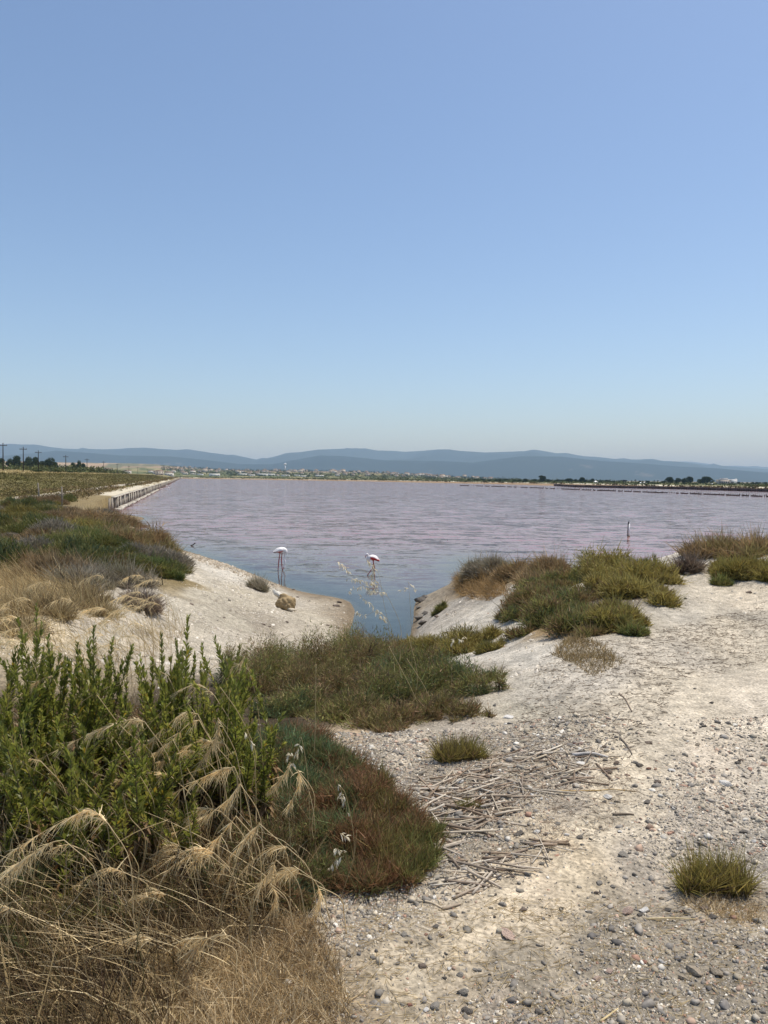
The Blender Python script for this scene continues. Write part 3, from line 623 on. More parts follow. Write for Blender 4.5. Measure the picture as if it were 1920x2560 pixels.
for i, (a, b) in enumerate([(1547,1201.5),(1578,1200.5),(1587,1198.5),(1605,1201.5),(1613.5,1200.5),(1634,1200.5),(1643,1200),(1854,1207.5),(1866,1207.5),(1525,1203)]):
    tree(a, b, None, 6, 'palm', 'small far palm with a thin trunk and dark fronds', 'palms across the lagoon', 700 + 9 * i, 90 + i, 'palm', 'palm_tree')

# far scrub bands that read as one mass
def scrub_mass(name, X, Y, hgt, rad, pal, seed, per=10, size=1.0, label=None):
    rng = np.random.default_rng(seed); N = len(X); z = height(X, Y)
    b = np.repeat(np.stack([X, Y, z], 1), per, 0); h = np.repeat(np.broadcast_to(hgt, (N,)), per); r_ = np.repeat(np.broadcast_to(rad, (N,)), per)
    tone = np.repeat(pick(pal, np.clip(fbm(X * .05, Y * .03, 3, seed) * 1.8 - .4 + rng.normal(0, .12, N), 0, 1)) * rng.uniform(.7, 1.3, (N, 1)), per, 0)
    d = rng.normal(size=(N * per, 3)); d = nrm(d); d[:, 2] = np.abs(d[:, 2]); q = rng.uniform(.3, 1, (N * per, 1))
    p = b + d * q * np.stack([r_, r_, h], 1)
    s = (np.maximum(h, r_) * .28 * size)[:, None] * rng.uniform(.6, 1.3, (N * per, 1))
    a, c = nrm(rng.normal(size=p.shape)), nrm(rng.normal(size=p.shape) + np.array([0, 0, 1.0]))
    T = np.stack([p - a * s, p + a * s, p + c * s * 1.5], 1).reshape(-1, 3)
    o = build(name, T, np.arange(len(T)).reshape(-1, 3), M['far'], np.repeat(tone * rng.uniform(.75, 1.3, (len(p), 1)), 3, 0))
    return tag(o, kind='stuff')
_r = np.random.default_rng(77)
GREEN_FAR = [(.08, .10, .04), (.11, .125, .05), (.15, .15, .065), (.09, .105, .045)]
# reeds and canes behind the bank, left
n_ = 3300; Y_ = _r.uniform(300, 880, n_); s_ = _r.uniform(38, 95, n_) * (0.6 + Y_ / 900); X_ = wall_x(Y_) - s_
m_ = fbm(X_ * .02, Y_ * .012, 3, 4) + .0006 * (Y_ - 380) > .46
scrub_mass('cane_thicket', X_[m_], Y_[m_], _r.uniform(1.6, 4.2, n_)[m_] * sstep(290, 420, Y_[m_]), _r.uniform(1.2, 2.6, n_)[m_], GREEN_FAR, 41, 9, .85)
# embankment scrub
n_ = 3600; Y_ = 52 * np.exp(_r.uniform(0, 1, n_) * math.log(560 / 52)); s_ = 9.2 + _r.uniform(0, 1, n_) * 12 + .5 * _r.normal(size=n_); X_ = wall_x(Y_) - s_
scrub_mass('embankment_scrub', X_, Y_, _r.uniform(.12, .3, n_) * (1 + Y_ / 500), _r.uniform(1.2, 3.0, n_) * (1 + Y_ / 300), [(.15, .14, .052), (.18, .16, .065), (.22, .18, .08), (.17, .15, .058), (.24, .185, .09)], 42, 36, .10)
# low bushes on the bank between wall and track
n_ = 1500; Y_ = 66 * np.exp(_r.uniform(0, 1, n_) * math.log(800 / 66)); s_ = np.where(_r.random(n_) < .45, _r.uniform(8.6, 9.6, n_), _r.uniform(2.4, 5.6, n_)); X_ = wall_x(Y_) - s_
m_ = fbm(X_ * .25, Y_ * .08, 2, 8) > .42
scrub_mass('bank_scrub', X_[m_], Y_[m_], _r.uniform(.25, .7, n_)[m_], _r.uniform(.3, .8, n_)[m_] * (1 + Y_[m_] / 300), [(.17, .145, .06), (.22, .165, .08), (.26, .18, .10), (.18, .155, .065)], 43, 16, .42)
# field grass on the plateau
n_ = 5000; Y_ = 90 * np.exp(_r.uniform(0, 1, n_) * math.log(420 / 90)); s_ = 20.5 + _r.uniform(0, 1, n_) ** 1.5 * 60; X_ = wall_x(Y_) - s_
scrub_mass('field_grass', X_, Y_, _r.uniform(.2, .5, n_), _r.uniform(.3, .7, n_) * (1 + Y_ / 250), [(.42, .33, .17), (.50, .40, .21), (.36, .28, .13)], 44, 5, .5)
# salt-flat scrub beyond the far shore, and green belts behind it
def beyond(n, lo, hi, xr, seed):
    rg = np.random.default_rng(seed); px = rg.uniform(*xr, n); q = rg.uniform(lo, hi, n); out = []
    D = np.interp(px, [300, 463, 900, 1240, 1500, 1920, 2100], [960, 900, 731, 547, 420, 285, 240])
    for _ in range(6):
        X = (px - 960) / FPX * D; D = D + (q - far_dist(X, D)) * .9
    return (px - 960) / FPX * D, D
X_, Y_ = beyond(520, 3, 22, (440, 2050), 5)
scrub_mass('far_shore_scrub', X_, Y_, _r.uniform(.3, 1.3, len(X_)), _r.uniform(.6, 3.0, len(X_)), [(.05, .05, .025), (.10, .08, .04), (.16, .11, .06)], 45, 12, .6)
X_, Y_ = beyond(2600, 85, 330, (360, 2050), 6)
m_ = fbm(X_ * .01, Y_ * .01, 3, 14) > .40
scrub_mass('salt_marsh_scrub', X_[m_], Y_[m_], _r.uniform(.6, 2.0, m_.sum()), _r.uniform(1.5, 4, m_.sum()), GREEN_FAR, 46, 8, .7)
X_, Y_ = beyond(1500, 400, 900, (430, 1560), 7)
scrub_mass('town_edge_thicket', X_, Y_, _r.uniform(1.5, 4.5, 1500), _r.uniform(3, 8, 1500), GREEN_FAR, 47, 9, .6)
# single dark bushes on the field's edge
for i, (px, py, wpx, hpx) in enumerate([(93, 1187, 36, 6), (138, 1186, 32, 6), (174, 1186, 16, 4)]):
    d = 200 + 25 * i; X = (px - 960) / FPX * d; z = float(height(np.array([X]), np.array([float(d)]))[0]); wd = wpx / FPX * d / 2
    r = empty('bush', (X, d, z)); tag(r, ['broad low dark green bush beside the third utility pole', 'dark green domed bush between two utility poles in the dry field', 'smallest dark green bush at the foot of a utility pole'][i], 'bush')
    V, F, C = twiggy(1500, wd, max(hpx / FPX * d * 1.1, .6), .22, .05, [(.035, .055, .02), (.06, .075, .025)], 60 + i); build('foliage', V, F, M['foliage'], C, r)
    MB().tube([(0, 0, -.1), (0, 0, .4)], [.08, .04], 5, (.06, .05, .04)).build('stem', M['wood'], r)

# the town: each house its own object with walls, roof, door and windows
def house_proto(kind):
    rng = np.random.default_rng(500 + kind); r = empty('house', (0, 0, 0))
    wallc = [(.55, .48, .40), (.66, .62, .55), (.50, .42, .34), (.72, .70, .66), (.58, .50, .40)][kind % 5]
    Lx, Ly, H = [(11, 9, 6), (14, 9, 5.5), (9, 8, 7), (24, 11, 5.5), (13, 11, 9)][kind % 5]
    MB().box((0, 0, H / 2 - 1.5), (Lx, Ly, H + 3), C=wallc).build('wall', M['paint'], r)
    if kind % 5 in (3,):
        MB().box((0, 0, H + .25), (Lx + .6, Ly + .6, .5), C=(.6, .58, .54)).build('roof', M['paint'], r)
    else:
        a = np.array([[-Lx / 2 - .4, -Ly / 2 - .4, H - .05], [Lx / 2 + .4, -Ly / 2 - .4, H - .05], [Lx / 2 + .4, Ly / 2 + .4, H - .05], [-Lx / 2 - .4, Ly / 2 + .4, H - .05], [-Lx / 2 + 1.6, 0, H + 2.1], [Lx / 2 - 1.6, 0, H + 2.1]])
        build('roof', a, [np.array([[0, 1, 5, 4], [2, 3, 4, 5], [3, 2, 1, 0]]), np.array([[1, 2, 5], [3, 0, 4]])], M['paint'], (.27, .19, .14), r)
    for q in range(3):
        for z in ([1.5, 4.4] if H > 5.6 else [1.8]):
            MB().box((-Lx / 2 + Lx * (q + .5) / 3, -Ly / 2 - .03, z + .2), (Lx * .12, .12, 1.5), C=(.06, .07, .08)).build('window', M['paint'], r)
    MB().box((Lx * .18, -Ly / 2 - .04, .9), (1.2, .14, 2.2), C=(.12, .08, .06)).build('door', M['paint'], r)
    return r
protos = [house_proto(i) for i in range(5)]
LABEL_H = ['cream town house with a low brown tiled roof', 'pale long town house with a brown tiled roof', 'narrow tall tan town house under a brown roof', 'long low white flat-roofed block at the town edge', 'bulky ochre block of flats with a hipped roof']
_used = set(); _hr = np.random.default_rng(9)
def place_house(kind, px, d, rz, sc=1.0):
    X = (px - 960) / FPX * d; z = float(height(np.array([X]), np.array([float(d)]))[0])
    o = protos[kind] if kind not in _used else copy_tree(protos[kind]); _used.add(kind)
    o.location = (X, d, z); o.rotation_euler = (0, 0, rz); o.scale = (sc, sc, sc)
    tag(o, LABEL_H[kind] + ' across the lagoon', 'house', 'houses of the town across the lagoon')
for px, wpx in [(425,8),(455,6),(475,10),(492,14),(528,10),(598,16),(620,10),(648,10),(668,18),(685,8),(705,10),(733,12),(750,9),(790,10)]:
    place_house(3 if wpx > 8 else 1, px + 8, 1500 + _hr.uniform(-60, 120), _hr.normal(0, .15), _hr.uniform(.45, .8))
for i in range(120):
    px = _hr.uniform(430, 1230); place_house(int(_hr.choice([0, 1, 2, 4, 0, 1])), px, _hr.uniform(1650, 2900), _hr.uniform(-.6, .6), _hr.uniform(.6, .95))
for i in range(22):
    px = _hr.uniform(120, 430); place_house(int(_hr.choice([0, 1, 2])), px, _hr.uniform(900, 1500), _hr.uniform(-.6, .6), _hr.uniform(.6, .9))
n_ = 1300; px_ = _r.uniform(400, 1300, n_); D_ = _r.uniform(1550, 3000, n_); X_ = (px_ - 960) / FPX * D_
scrub_mass('town_trees', X_, D_, _r.uniform(3, 8, n_), _r.uniform(2.5, 7, n_), [(.05, .065, .03), (.07, .08, .04), (.09, .09, .05)], 48, 16, .55)
px_ = _r.uniform(1150, 2050, 420); D_ = _r.uniform(720, 1000, 420); X_ = (px_ - 960) / FPX * D_
scrub_mass('far_hedge', X_, D_, _r.uniform(.8, 2.4, 420), _r.uniform(1.5, 5, 420), GREEN_FAR, 49, 12, .6)
# water tower, villa, hut, tent
def at(px, d):
    X = (px - 960) / FPX * d; return (X, d, float(height(np.array([X]), np.array([float(d)]))[0]))
r = empty('water_tower', at(712, 2700)); tag(r, 'slim white tower rising above the roofs of the town', 'tower')
MB().tube([(0, 0, -1), (0, 0, 20)], [2.6, 2.2], 10, (.8, .8, .78)).build('shaft', M['paint'], r); MB().tube([(0, 0, 20), (0, 0, 21.5), (0, 0, 26), (0, 0, 27)], [2.2, 4, 4, 2.6], 12, (.82, .82, .8)).build('tank', M['paint'], r)
r = empty('pale_building', at(1813, 820)); tag(r, 'pale two-storey flat-roofed building beside the far trees', 'building')
for nm, c, s, col in [('wall', (-3, 0, 1.6), (12, 8, 5.4), (.50, .44, .40)), ('annex', (7.2, 1, 2.0), (7.5, 7, 6.2), (.74, .72, .69)), ('upper_storey', (-2.4, 0, 5.2), (6.5, 5, 1.9), (.55, .52, .5)), ('roof_slab', (-3, 0, 4.45), (13.2, 9, .35), (.66, .62, .58)), ('chimney', (9.5, -2, 5.3), (1.6, .8, 1.2), (.8, .79, .77))]:
    MB().box(c, s, C=col).build(nm, M['paint'], r)
for q in range(5): MB().box((-8 + q * 2.3, -4.05, 1.9), (1.2, .2, 1.6), C=(.07, .08, .09)).build('window', M['paint'], r)
MB().box((5.6, -2.6, 1.3), (2.4, .3, 2.2), C=(.10, .09, .09)).build('garage_door', M['paint'], r)
r = empty('lookout_hut', at(1560, 705)); tag(r, 'small dark hut raised on stilts among the far palms', 'hut')
MB().box((0, 0, 2.6), (2.9, 2.4, 1.2), C=(.04, .035, .035)).build('cabin', M['wood'], r)
for a in (-1.2, 1.2):
    for b in (-1, 1): MB().box((a, b, .9), (.2, .2, 2.4), C=(.06, .05, .045)).build('stilt', M['wood'], r)
for i, (px, lab) in enumerate([(1488, 'bright white pointed tent among the far trees'), (1600, 'low white canopy between two far palms'), (1609, 'low white canopy beside the thickest far palms'), (1778, 'low white shed beside the big spreading tree')]):
    r = empty('white_tent', at(px, 700)); tag(r, lab, 'tent'); k = 1.0 if i == 0 else .6
    build('canopy', np.array([[-1.7, -1.5, .9], [1.7, -1.5, .9], [1.7, 1.5, .9], [-1.7, 1.5, .9], [0, 0, 2.3]]) * k, [np.array([[0, 1, 4], [1, 2, 4], [2, 3, 4], [3, 0, 4]])], M['paint'], (.8, .8, .8), r)
    build('side_wall', np.array([[-1.6, -1.4, -.3], [1.6, -1.4, -.3], [1.6, 1.4, -.3], [-1.6, 1.4, -.3], [-1.6, -1.4, .95], [1.6, -1.4, .95], [1.6, 1.4, .95], [-1.6, 1.4, .95]]) * k, np.array([[0, 1, 5, 4], [1, 2, 6, 5], [2, 3, 7, 6], [3, 0, 4, 7]]), M['paint'], (.78, .78, .78), r)

# thin stakes on the left bank, marker post in the water
for i, (px, top, base, lab) in enumerate([(95, 1207, 1246, 'grey wooden stake leaning in the scrub on the left bank'), (154, 1216, 1246, 'shorter grey wooden stake nearer the retaining wall')]):
    d = 62.0; X = (px - 960) / FPX * d; z = float(height(np.array([X]), np.array([d]))[0]); t = PD(px, top, d)[2]
    o = MB().tube([(0, 0, -.2), (.03, 0, (t - z) * .5), (-.01, 0, t - z)], [.07, .065, .05], 6, (.24, .21, .17)).build('wooden_stake', M['wood']); o.location = (X, d, z); tag(o, lab, 'stake')
p = P(1571.5, 1341, 0.0); r = empty('marker_post', p); tag(r, 'pale upright marker post with a black cap standing in the pink water', 'post')
d = p[1]; s_ = d / FPX
MB().box((0.3 * s_, 0, 15.5 * s_), (3.9 * s_, .05, 33 * s_), C=(.80, .80, .79), tilt2=.02).build('board', M['paint'], r)
MB().box((-2.1 * s_, .01, 16 * s_), (1.3 * s_, .09, 36 * s_), C=(.10, .09, .09), tilt2=.02).build('stake', M['wood'], r)  # dark strip standing in for the post's shaded left face, no separate stake
MB().box((-.6 * s_, 0, 34.5 * s_), (1.9 * s_, .08, 6 * s_), C=(.012, .012, .012), tilt2=.02).build('cap', M['wood'], r)
MB().box((0, 0, .8 * s_), (5.2 * s_, .16, 3.2 * s_), C=(.20, .15, .10)).build('foot_collar', M['wood'], r)

# ================================================================== birds
def loft(path, ry, rz, sides=12):
    path = np.asarray(path, float); tg = nrm(np.gradient(path, axis=0)); s = np.array([0, 1.0, 0]); u = nrm(np.cross(tg, np.tile(s, (len(path), 1))))
    th = np.arange(sides) * 2 * math.pi / sides
    v = path[:, None] + s * (np.cos(th)[None, :, None] * np.asarray(ry)[:, None, None]) + u[:, None] * (np.sin(th)[None, :, None] * np.asarray(rz)[:, None, None])
    f = [[i * sides + j, i * sides + (j + 1) % sides, (i + 1) * sides + (j + 1) % sides, (i + 1) * sides + j] for i in range(len(path) - 1) for j in range(sides)]
    return v.reshape(-1, 3), np.array(f)
def spline(p, n):
    p = np.asarray(p, float); t = np.arange(len(p)); tt = np.linspace(0, len(p) - 1, n); out = []
    for c in range(p.shape[1]):
        m = np.gradient(p[:, c]); i = np.minimum(tt.astype(int), len(p) - 2); f = tt - i
        out.append((2 * f**3 - 3 * f**2 + 1) * p[i, c] + (f**3 - 2 * f**2 + f) * m[i] + (-2 * f**3 + 3 * f**2) * p[i + 1, c] + (f**3 - f**2) * m[i + 1])
    return np.stack(out, 1)
def flamingo(ox, oy, spine, nbody, legs, bill, wing, label, facing):
    base = P(ox, oy, 0.0); s = base[1] / FPX
    r = empty('flamingo', base); tag(r, label, 'flamingo', 'flamingos wading in the inlet')
    loc = lambda q: np.array([(q[0] - ox) * s, 0, (oy - q[1]) * s])
    sp = spline(np.array([[*loc(q)[[0, 2]], q[2]] for q in spine]), 64)
    pa = np.stack([sp[:, 0], 0 * sp[:, 0], sp[:, 1]], 1); rad = np.maximum(sp[:, 2], .006); kb = np.linspace(0, len(spine) - 1, 64)
    m = MB(); V, F = loft(pa, rad * np.where(kb < nbody, .82, 1.0), rad)
    c = np.where((kb < nbody + 1)[:, None], (.86, .82, .80), (.84, .79, .78)); m.add(V, F, np.repeat(c, 12, 0))
    for k, lg in enumerate(legs):
        q = np.array([loc(a) + np.array([0, (-.045, .05)[k], 0]) for a in lg]); q = np.concatenate([q, [q[-1] + np.array([(q[-1] - q[-2])[0] * .3, 0, -.22])]])
        rr = np.array([.026, .017, .0215, .0155, .014])[:len(q)] if len(q) == 5 else np.linspace(.02, .012, len(q))
        V, F = tube(q, rr, 7); cc = np.full((len(V), 3), (.42, .11, .11)); m.add(V, F, cc)
    m.build('body', M['bird'], r, smooth=True)
    q = np.array([loc(a) for a in bill]); n = len(q); bc = np.concatenate([np.repeat(np.array([[.62, .30, .28]]), 7 * (n - 1), 0), np.repeat(np.array([[.02, .02, .02]]), 7 + 4, 0)])
    V, F = tube(q, np.linspace(.024, .010, n), 7); build('bill', V, F, M['bird'], bc, r, smooth=True)
    for sd in (-1, 1):                                   # folded wings with crimson coverts
        w = np.array([[*loc(a)[[0, 2]], a[2]] for a in wing]); w = spline(w, 10); pa = np.stack([w[:, 0], sd * (.030 + .62 * w[:, 2]), w[:, 1]], 1)
        V, F = loft(pa, np.full(10, .040), np.maximum(w[:, 2], .004), 8)
        wo = build('wing', V, F, M['bird'], np.where((V[:, 2] < np.repeat(pa[:, 2], 8) + (-.03 if facing > 0 else .025))[:, None], (.52, .045, .04), (.86, .82, .80)), r, smooth=True)
        build('flight_feathers', *loft(pa[4:] + np.array([0, sd * .005, -.028]), np.full(6, .02), np.linspace(.035, .008, 6), 6), M['bird'], (.05, .03, .03), wo)
    e = loc(spine[-1]) + np.array([0, -.026, 0]); th = np.arange(6) * math.pi / 3
    build('eye', np.concatenate([e + np.stack([np.cos(th) * .006, np.full(6, -.004), np.sin(th) * .006], 1), [e + np.array([0, -.008, 0])]]), np.array([[i, (i + 1) % 6, 6] for i in range(6)]), M['bird'], (.05, .04, .02), r)
flamingo(703, 1424.8,
    [(681.5,1378.8,.008),(686,1377.2,.035),(692,1376,.082),(699,1375.4,.115),(706,1375.2,.12),(711,1376,.105),(714,1378.5,.075),(713.6,1382,.048),(711.8,1387,.033),(710.8,1392.5,.026),(710.9,1398,.024),(712.4,1404,.024),(711.8,1409.5,.024),(710.8,1413.5,.029),(710.2,1416.5,.034),(709.8,1418.5,.027)], 6,
    [[(699.8,1380),(699.4,1387),(697.4,1402),(695.6,1424.8)],[(704.2,1380),(704,1387),(702.8,1400.8),(705.2,1424.2)]],
    [(709.9,1418),(709,1420.5),(707.8,1422.8),(706.2,1424.2)],
    [(709,1374.5,.05),(702,1375,.085),(695,1377,.06),(688,1378.5,.03),(683.5,1379.2,.01)],
    'white flamingo with its head dipped straight down to the water', 1)
flamingo(934, 1438,
    [(949,1400.8,.008),(944.5,1397.2,.04),(938.5,1394.6,.085),(931.8,1393.8,.108),(926,1394.4,.1),(923,1396.8,.075),(921.6,1400.2,.05),(920.4,1403.4,.036),(918.6,1403.8,.029),(917.4,1401,.027),(917.9,1396,.026),(919.4,1391,.026),(919.6,1387.6,.028),(917.9,1385.4,.034),(915.9,1386.4,.033),(915.2,1388,.024)], 5,
    [[(932.3,1398),(933,1405),(936.1,1417.8),(936.4,1437)],[(933.3,1398),(933.4,1405),(932.6,1418.8),(918.7,1438.2)]],
    [(915.4,1387.2),(914.2,1389.8),(913.2,1392.2),(913.8,1394.6)],
    [(925.5,1393,.05),(932,1394,.08),(938.5,1396.4,.06),(944,1399.2,.035),(948,1401,.012)],
    'white flamingo striding left with head raised and crimson wing showing', -1)
def small_bird(px, py, label, fl=1, L=.55, c=(.82, .82, .82)):
    b = P(px, py, 0.0); r = empty('water_bird', b); tag(r, label, 'bird', 'white birds by the retaining wall')
    x = np.array([-.5, -.35, -.1, .15, .32, .40, .43, .46, .5]) * L * fl; z = np.array([.16, .12, .12, .14, .2, .34, .42, .44, .43]) * L; ra = np.array([.01, .08, .15, .14, .07, .045, .05, .045, .01]) * L
    V, F = loft(np.stack([x, 0 * x, z], 1), ra * .85, ra, 8); build('body', V, F, M['bird'], c, r, smooth=True)
    V, F = tube([(x[-1] - .02 * fl, 0, z[-1]), (x[-1] + .1 * L * fl, 0, z[-1] - .03)], [.02, .006], 5); build('bill', V, F, M['bird'], (.35, .2, .06), r)
small_bird(400, 1219.5, 'white water bird floating beside the retaining wall', 1, .9); small_bird(404, 1223.5, 'white water bird floating beside the retaining wall', -1, .8)
small_bird(422, 1221, 'white water bird floating beside the retaining wall', 1, .85); small_bird(416, 1215, 'white water bird floating beside the retaining wall', -1, 1.1)
p = P(483, 1364, 0.0); o = MB().tube([(-.14, 0, .0), (0, 0, .04), (.07, .02, .12), (.12, .02, .12)], [.02, .03, .03, .02], 6, (.06, .045, .035)).build('driftwood', M['wood']); o.location = p; tag(o, 'dark stub of driftwood in the water off the white bank', 'driftwood')

# ================================================================== shrubs
PAL = {   # albedos before the common factor FOL
 'green': [(.055, .07, .024), (.08, .092, .028), (.11, .11, .034), (.14, .12, .044)],
 'olive': [(.095, .09, .028), (.13, .113, .032), (.165, .132, .04), (.125, .105, .034)],
 'mixed': [(.055, .072, .033), (.08, .088, .03), (.115, .108, .033), (.095, .095, .03), (.125, .092, .042), (.125, .075, .043), (.105, .09, .034)],
 'redgreen': [(.05, .078, .04), (.062, .086, .036), (.085, .09, .033), (.128, .07, .038), (.13, .07, .036), (.105, .09, .03), (.09, .095, .03), (.085, .092, .03)],
 'bluegreen': [(.035, .075, .048), (.05, .09, .05), (.075, .10, .045)],
 'brown': [(.12, .088, .048), (.155, .108, .056), (.185, .125, .066), (.125, .11, .046)],
 'grey': [(.14, .122, .09), (.185, .16, .12), (.12, .105, .075), (.13, .12, .075)],
 'orange': [(.19, .10, .04), (.15, .078, .03), (.22, .135, .062)],
 'straw': [(.15, .115, .056), (.19, .146, .072), (.23, .18, .095), (.125, .09, .042)],
 'darktwig': [(.075, .055, .042), (.10, .075, .055), (.14, .11, .08)],
}
HS, WS = .95, 1.2
def shrub_geo(lobes, n, L, W, pal, seed, k=1, up=.45, stick=.06, dead=.18, twist=None):
    """shoots spread through the volume of several overlapping, lumpy domes (world coordinates)"""
    rng = np.random.default_rng(seed); lobes = np.asarray(lobes, float); n = int(n * 2.5)
    sub_ = []                                              # each dome breaks into uneven tussocks
    for l in lobes:
        for _ in range(7):
            d = nrm(rng.normal(size=3)); d[2] = abs(d[2]) * .9; q = rng.uniform(.1, .66); f = rng.uniform(.36, .66)
            sub_.append([l[0] + d[0] * q * l[3], l[1] + d[1] * q * l[4], l[2] + d[2] * q * l[5] * .9, l[3] * f * 1.05, l[4] * f * 1.05, l[5] * f * 1.1])
    sub_ = np.array(sub_ + [list(l * np.array([1, 1, 1, .95, .95, .72])) for l in lobes]); ar = sub_[:, 3] * sub_[:, 4] + sub_[:, 3] * sub_[:, 5]; li = rng.choice(len(sub_), n, p=ar / ar.sum()); l = sub_[li]
    d = nrm(rng.normal(size=(n, 3))); d[:, 2] = np.where(d[:, 2] < -.3, -d[:, 2] * .7, d[:, 2])
    rr = (rng.uniform(.03, 1, n) ** .5)[:, None]
    lump = (.66 + .6 * fbm(d[:, 0] * 2.2 + l[:, 0] * 3, d[:, 1] * 2.2 + d[:, 2] * 2 + l[:, 1] * 3, 3, seed))[:, None]
    p = l[:, :3] + d * rr * lump * l[:, 3:6]
    g = height(p[:, 0], p[:, 1]); p[:, 2] = np.where(p[:, 2] < g, g + rng.uniform(0, .5, n) * L, p[:, 2])
    dr = nrm(d * np.array([.7, .7, .4]) + np.array([0, 0, up]) + rng.normal(0, .38, (n, 3)))
    sc = 1.5 / max(lobes[:, 3].max(), .2)
    tn = rng.normal(0, .16, len(sub_))
    t = np.clip(fbm(p[:, 0] * sc + 3, p[:, 1] * sc + p[:, 2] * sc, 3, seed + 4) * 2.0 - .5 + tn[li] + rng.normal(0, .13, n), 0, 1)
    if twist is not None: t = np.clip(t * .45 + .55 * twist(p) + rng.normal(0, .05, n), 0, 1)
    br = rng.uniform(.82, 1.2, len(sub_))[li]
    c = pick(PAL[pal], t) * FOL * rng.uniform(.65, 1.35, (n, 1)) * br[:, None]
    dd = rng.random(n) < dead; c[dd] = pick(PAL['brown'], rng.random(dd.sum())) * 1.15 * rng.uniform(.7, 1.3, (dd.sum(), 1))
    ln = L * rng.uniform(.45, 1.35, n); lg = rng.random(n) < stick * .8; ln[lg] *= rng.uniform(1.6, 3.0, lg.sum())
    return shoots(p, dr, ln, W * 1.3 * rng.uniform(.7, 1.3, n), c, rng)
FOL = 2.25
def woody(lobes, root, n, rad, seed, c=(.085, .065, .05)):
    rng = np.random.default_rng(seed); m = MB()
    for _ in range(n):
        l = lobes[rng.integers(len(lobes))]; a = rng.uniform(0, 6.28); q = rng.uniform(.2, .9)
        b = np.array([l[0] + .25 * l[3] * math.cos(a), l[1] + .25 * l[4] * math.sin(a), 0]); b[2] = float(height(b[:1], b[1:2])[0]) - .03
        e = np.array([l[0] + q * l[3] * math.cos(a), l[1] + q * l[4] * math.sin(a), l[2] + l[5] * rng.uniform(.4, .9) * math.sqrt(max(1 - q * q, .05))])
        mid = (b + e) / 2 + rng.normal(0, .06, 3) * l[3] + np.array([0, 0, .08 * l[5]])
        m.tube(spline(np.array([b, mid, e]), 6) - root, np.linspace(rad, rad * .3, 6), 4, np.array(c) * rng.uniform(.7, 1.4))
    return m
def shrub(name, label, cat, lobes_px, n, L, W, pal, seed, group=None, hs=None, k=1, up=.45, stick=.06, dead=.18, twist=None, nw=14):
    lobes = []
    for px, py, wpx, hpx in lobes_px:
        g = G(px, py); s = g[1] / FPX; lobes.append((g[0], g[1], g[2] - .02, wpx * WS * s / 2, wpx * WS * s / 2 * .85, hpx * (hs or HS) * s))
    rs = np.random.default_rng(seed + 9)
    for l in list(lobes):                                  # ragged satellites round each dome
        for _ in range(4):
            a, q, f = rs.uniform(0, 6.28), rs.uniform(.65, 1.15), rs.uniform(.2, .45); x, y = l[0] + q * l[3] * math.cos(a), l[1] + q * l[4] * math.sin(a)
            lobes.append((x, y, float(height(np.array([x]), np.array([y]))[0]) - .02, l[3] * f, l[4] * f, l[5] * rs.uniform(.25, .95)))
    lobes = np.array(lobes); root = np.array([lobes[:, 0].mean(), lobes[:, 1].mean(), 0]); root[2] = float(height(root[:1], root[1:2])[0])
    r = empty(name, root); tag(r, label, cat, group)
    V, F, C = shrub_geo(lobes, n, L, W, pal, seed, k, up, stick, dead, twist)
    build('foliage', V - root, F, M['foliage'], C, r)
    woody(lobes, root, nw, .012 * max(1, lobes[:, 3].max()), seed + 1).build('stems', M['twig'], r)
    return r
# right of the inlet
shrub('saltbush', 'wispy grey-green bush at the tip of the right bank, by the inlet', 'bush', [(1200,1434,70,36),(1178,1440,44,26),(1232,1430,50,34)], 5200, .16, .013, 'grey', 601, dead=.1, stick=.12, twist=None)
shrub('saltbush', 'brown and mauve twiggy bush between the inlet and the big olive bush', 'bush', [(1300,1444,90,46),(1268,1452,60,34),(1360,1440,100,52),(1385,1436,80,50),(1330,1465,70,32)], 11000, .14, .013, 'brown', 602, stick=.1)
shrub('glasswort', 'long dark green bush sprawling down the right bank to the path', 'bush', [(1340,1510,150,68),(1300,1520,90,50),(1390,1545,150,60),(1430,1580,120,58),(1350,1565,110,44),(1480,1590,70,36),(1295,1545,70,34),(1420,1455,130,46),(1440,1505,140,48),(1355,1475,120,44),(1475,1545,120,42),(1400,1500,120,46)], 22000, .085, .010, 'mixed', 603)
shrub('glasswort', 'largest olive green bush on the crest of the right bank', 'bush', [(1520,1440,150,84),(1590,1455,150,88),(1480,1420,90,56),(1560,1490,150,66),(1630,1490,110,56),(1650,1510,70,40),(1500,1480,110,62)], 26000, .095, .0105, 'olive', 604, dead=.1)
shrub('glasswort', 'low olive bush at the foot of the largest olive bush, by the path', 'bush', [(1525,1575,110,58),(1490,1570,70,46),(1560,1560,80,50),(1540,1540,90,50)], 10000, .075, .009, 'olive', 605)
shrub('glasswort', 'little green bush standing on the path edge below the olive bushes', 'bush', [(1588,1588,50,36),(1567,1582,36,28)], 2600, .065, .008, 'green', 606)
shrub('dry_shrub', 'small rusty orange shrub alone on the white crest', 'bush', [(1655,1384,66,20),(1630,1384,36,14)], 3000, .10, .012, 'orange', 607, dead=.05, stick=.02)
shrub('saltbush', 'long brown twiggy bush along the white crest at the frame edge', 'bush', [(1760,1384,80,20),(1800,1386,90,28),(1850,1384,110,30),(1900,1384,90,34),(1740,1388,50,14)], 9000, .15, .013, 'brown', 608, stick=.15)
shrub('glasswort', 'round yellow-green bush beside the path below the white crest', 'bush', [(1860,1442,120,50),(1905,1438,110,54),(1830,1438,80,36)], 15000, .10, .0105, 'olive', 609, dead=.08)
shrub('dead_shrub', 'small dark leafless shrub on the white crest', 'bush', [(1722,1432,56,40)], 1700, .13, .010, 'darktwig', 610, stick=.2, dead=0)
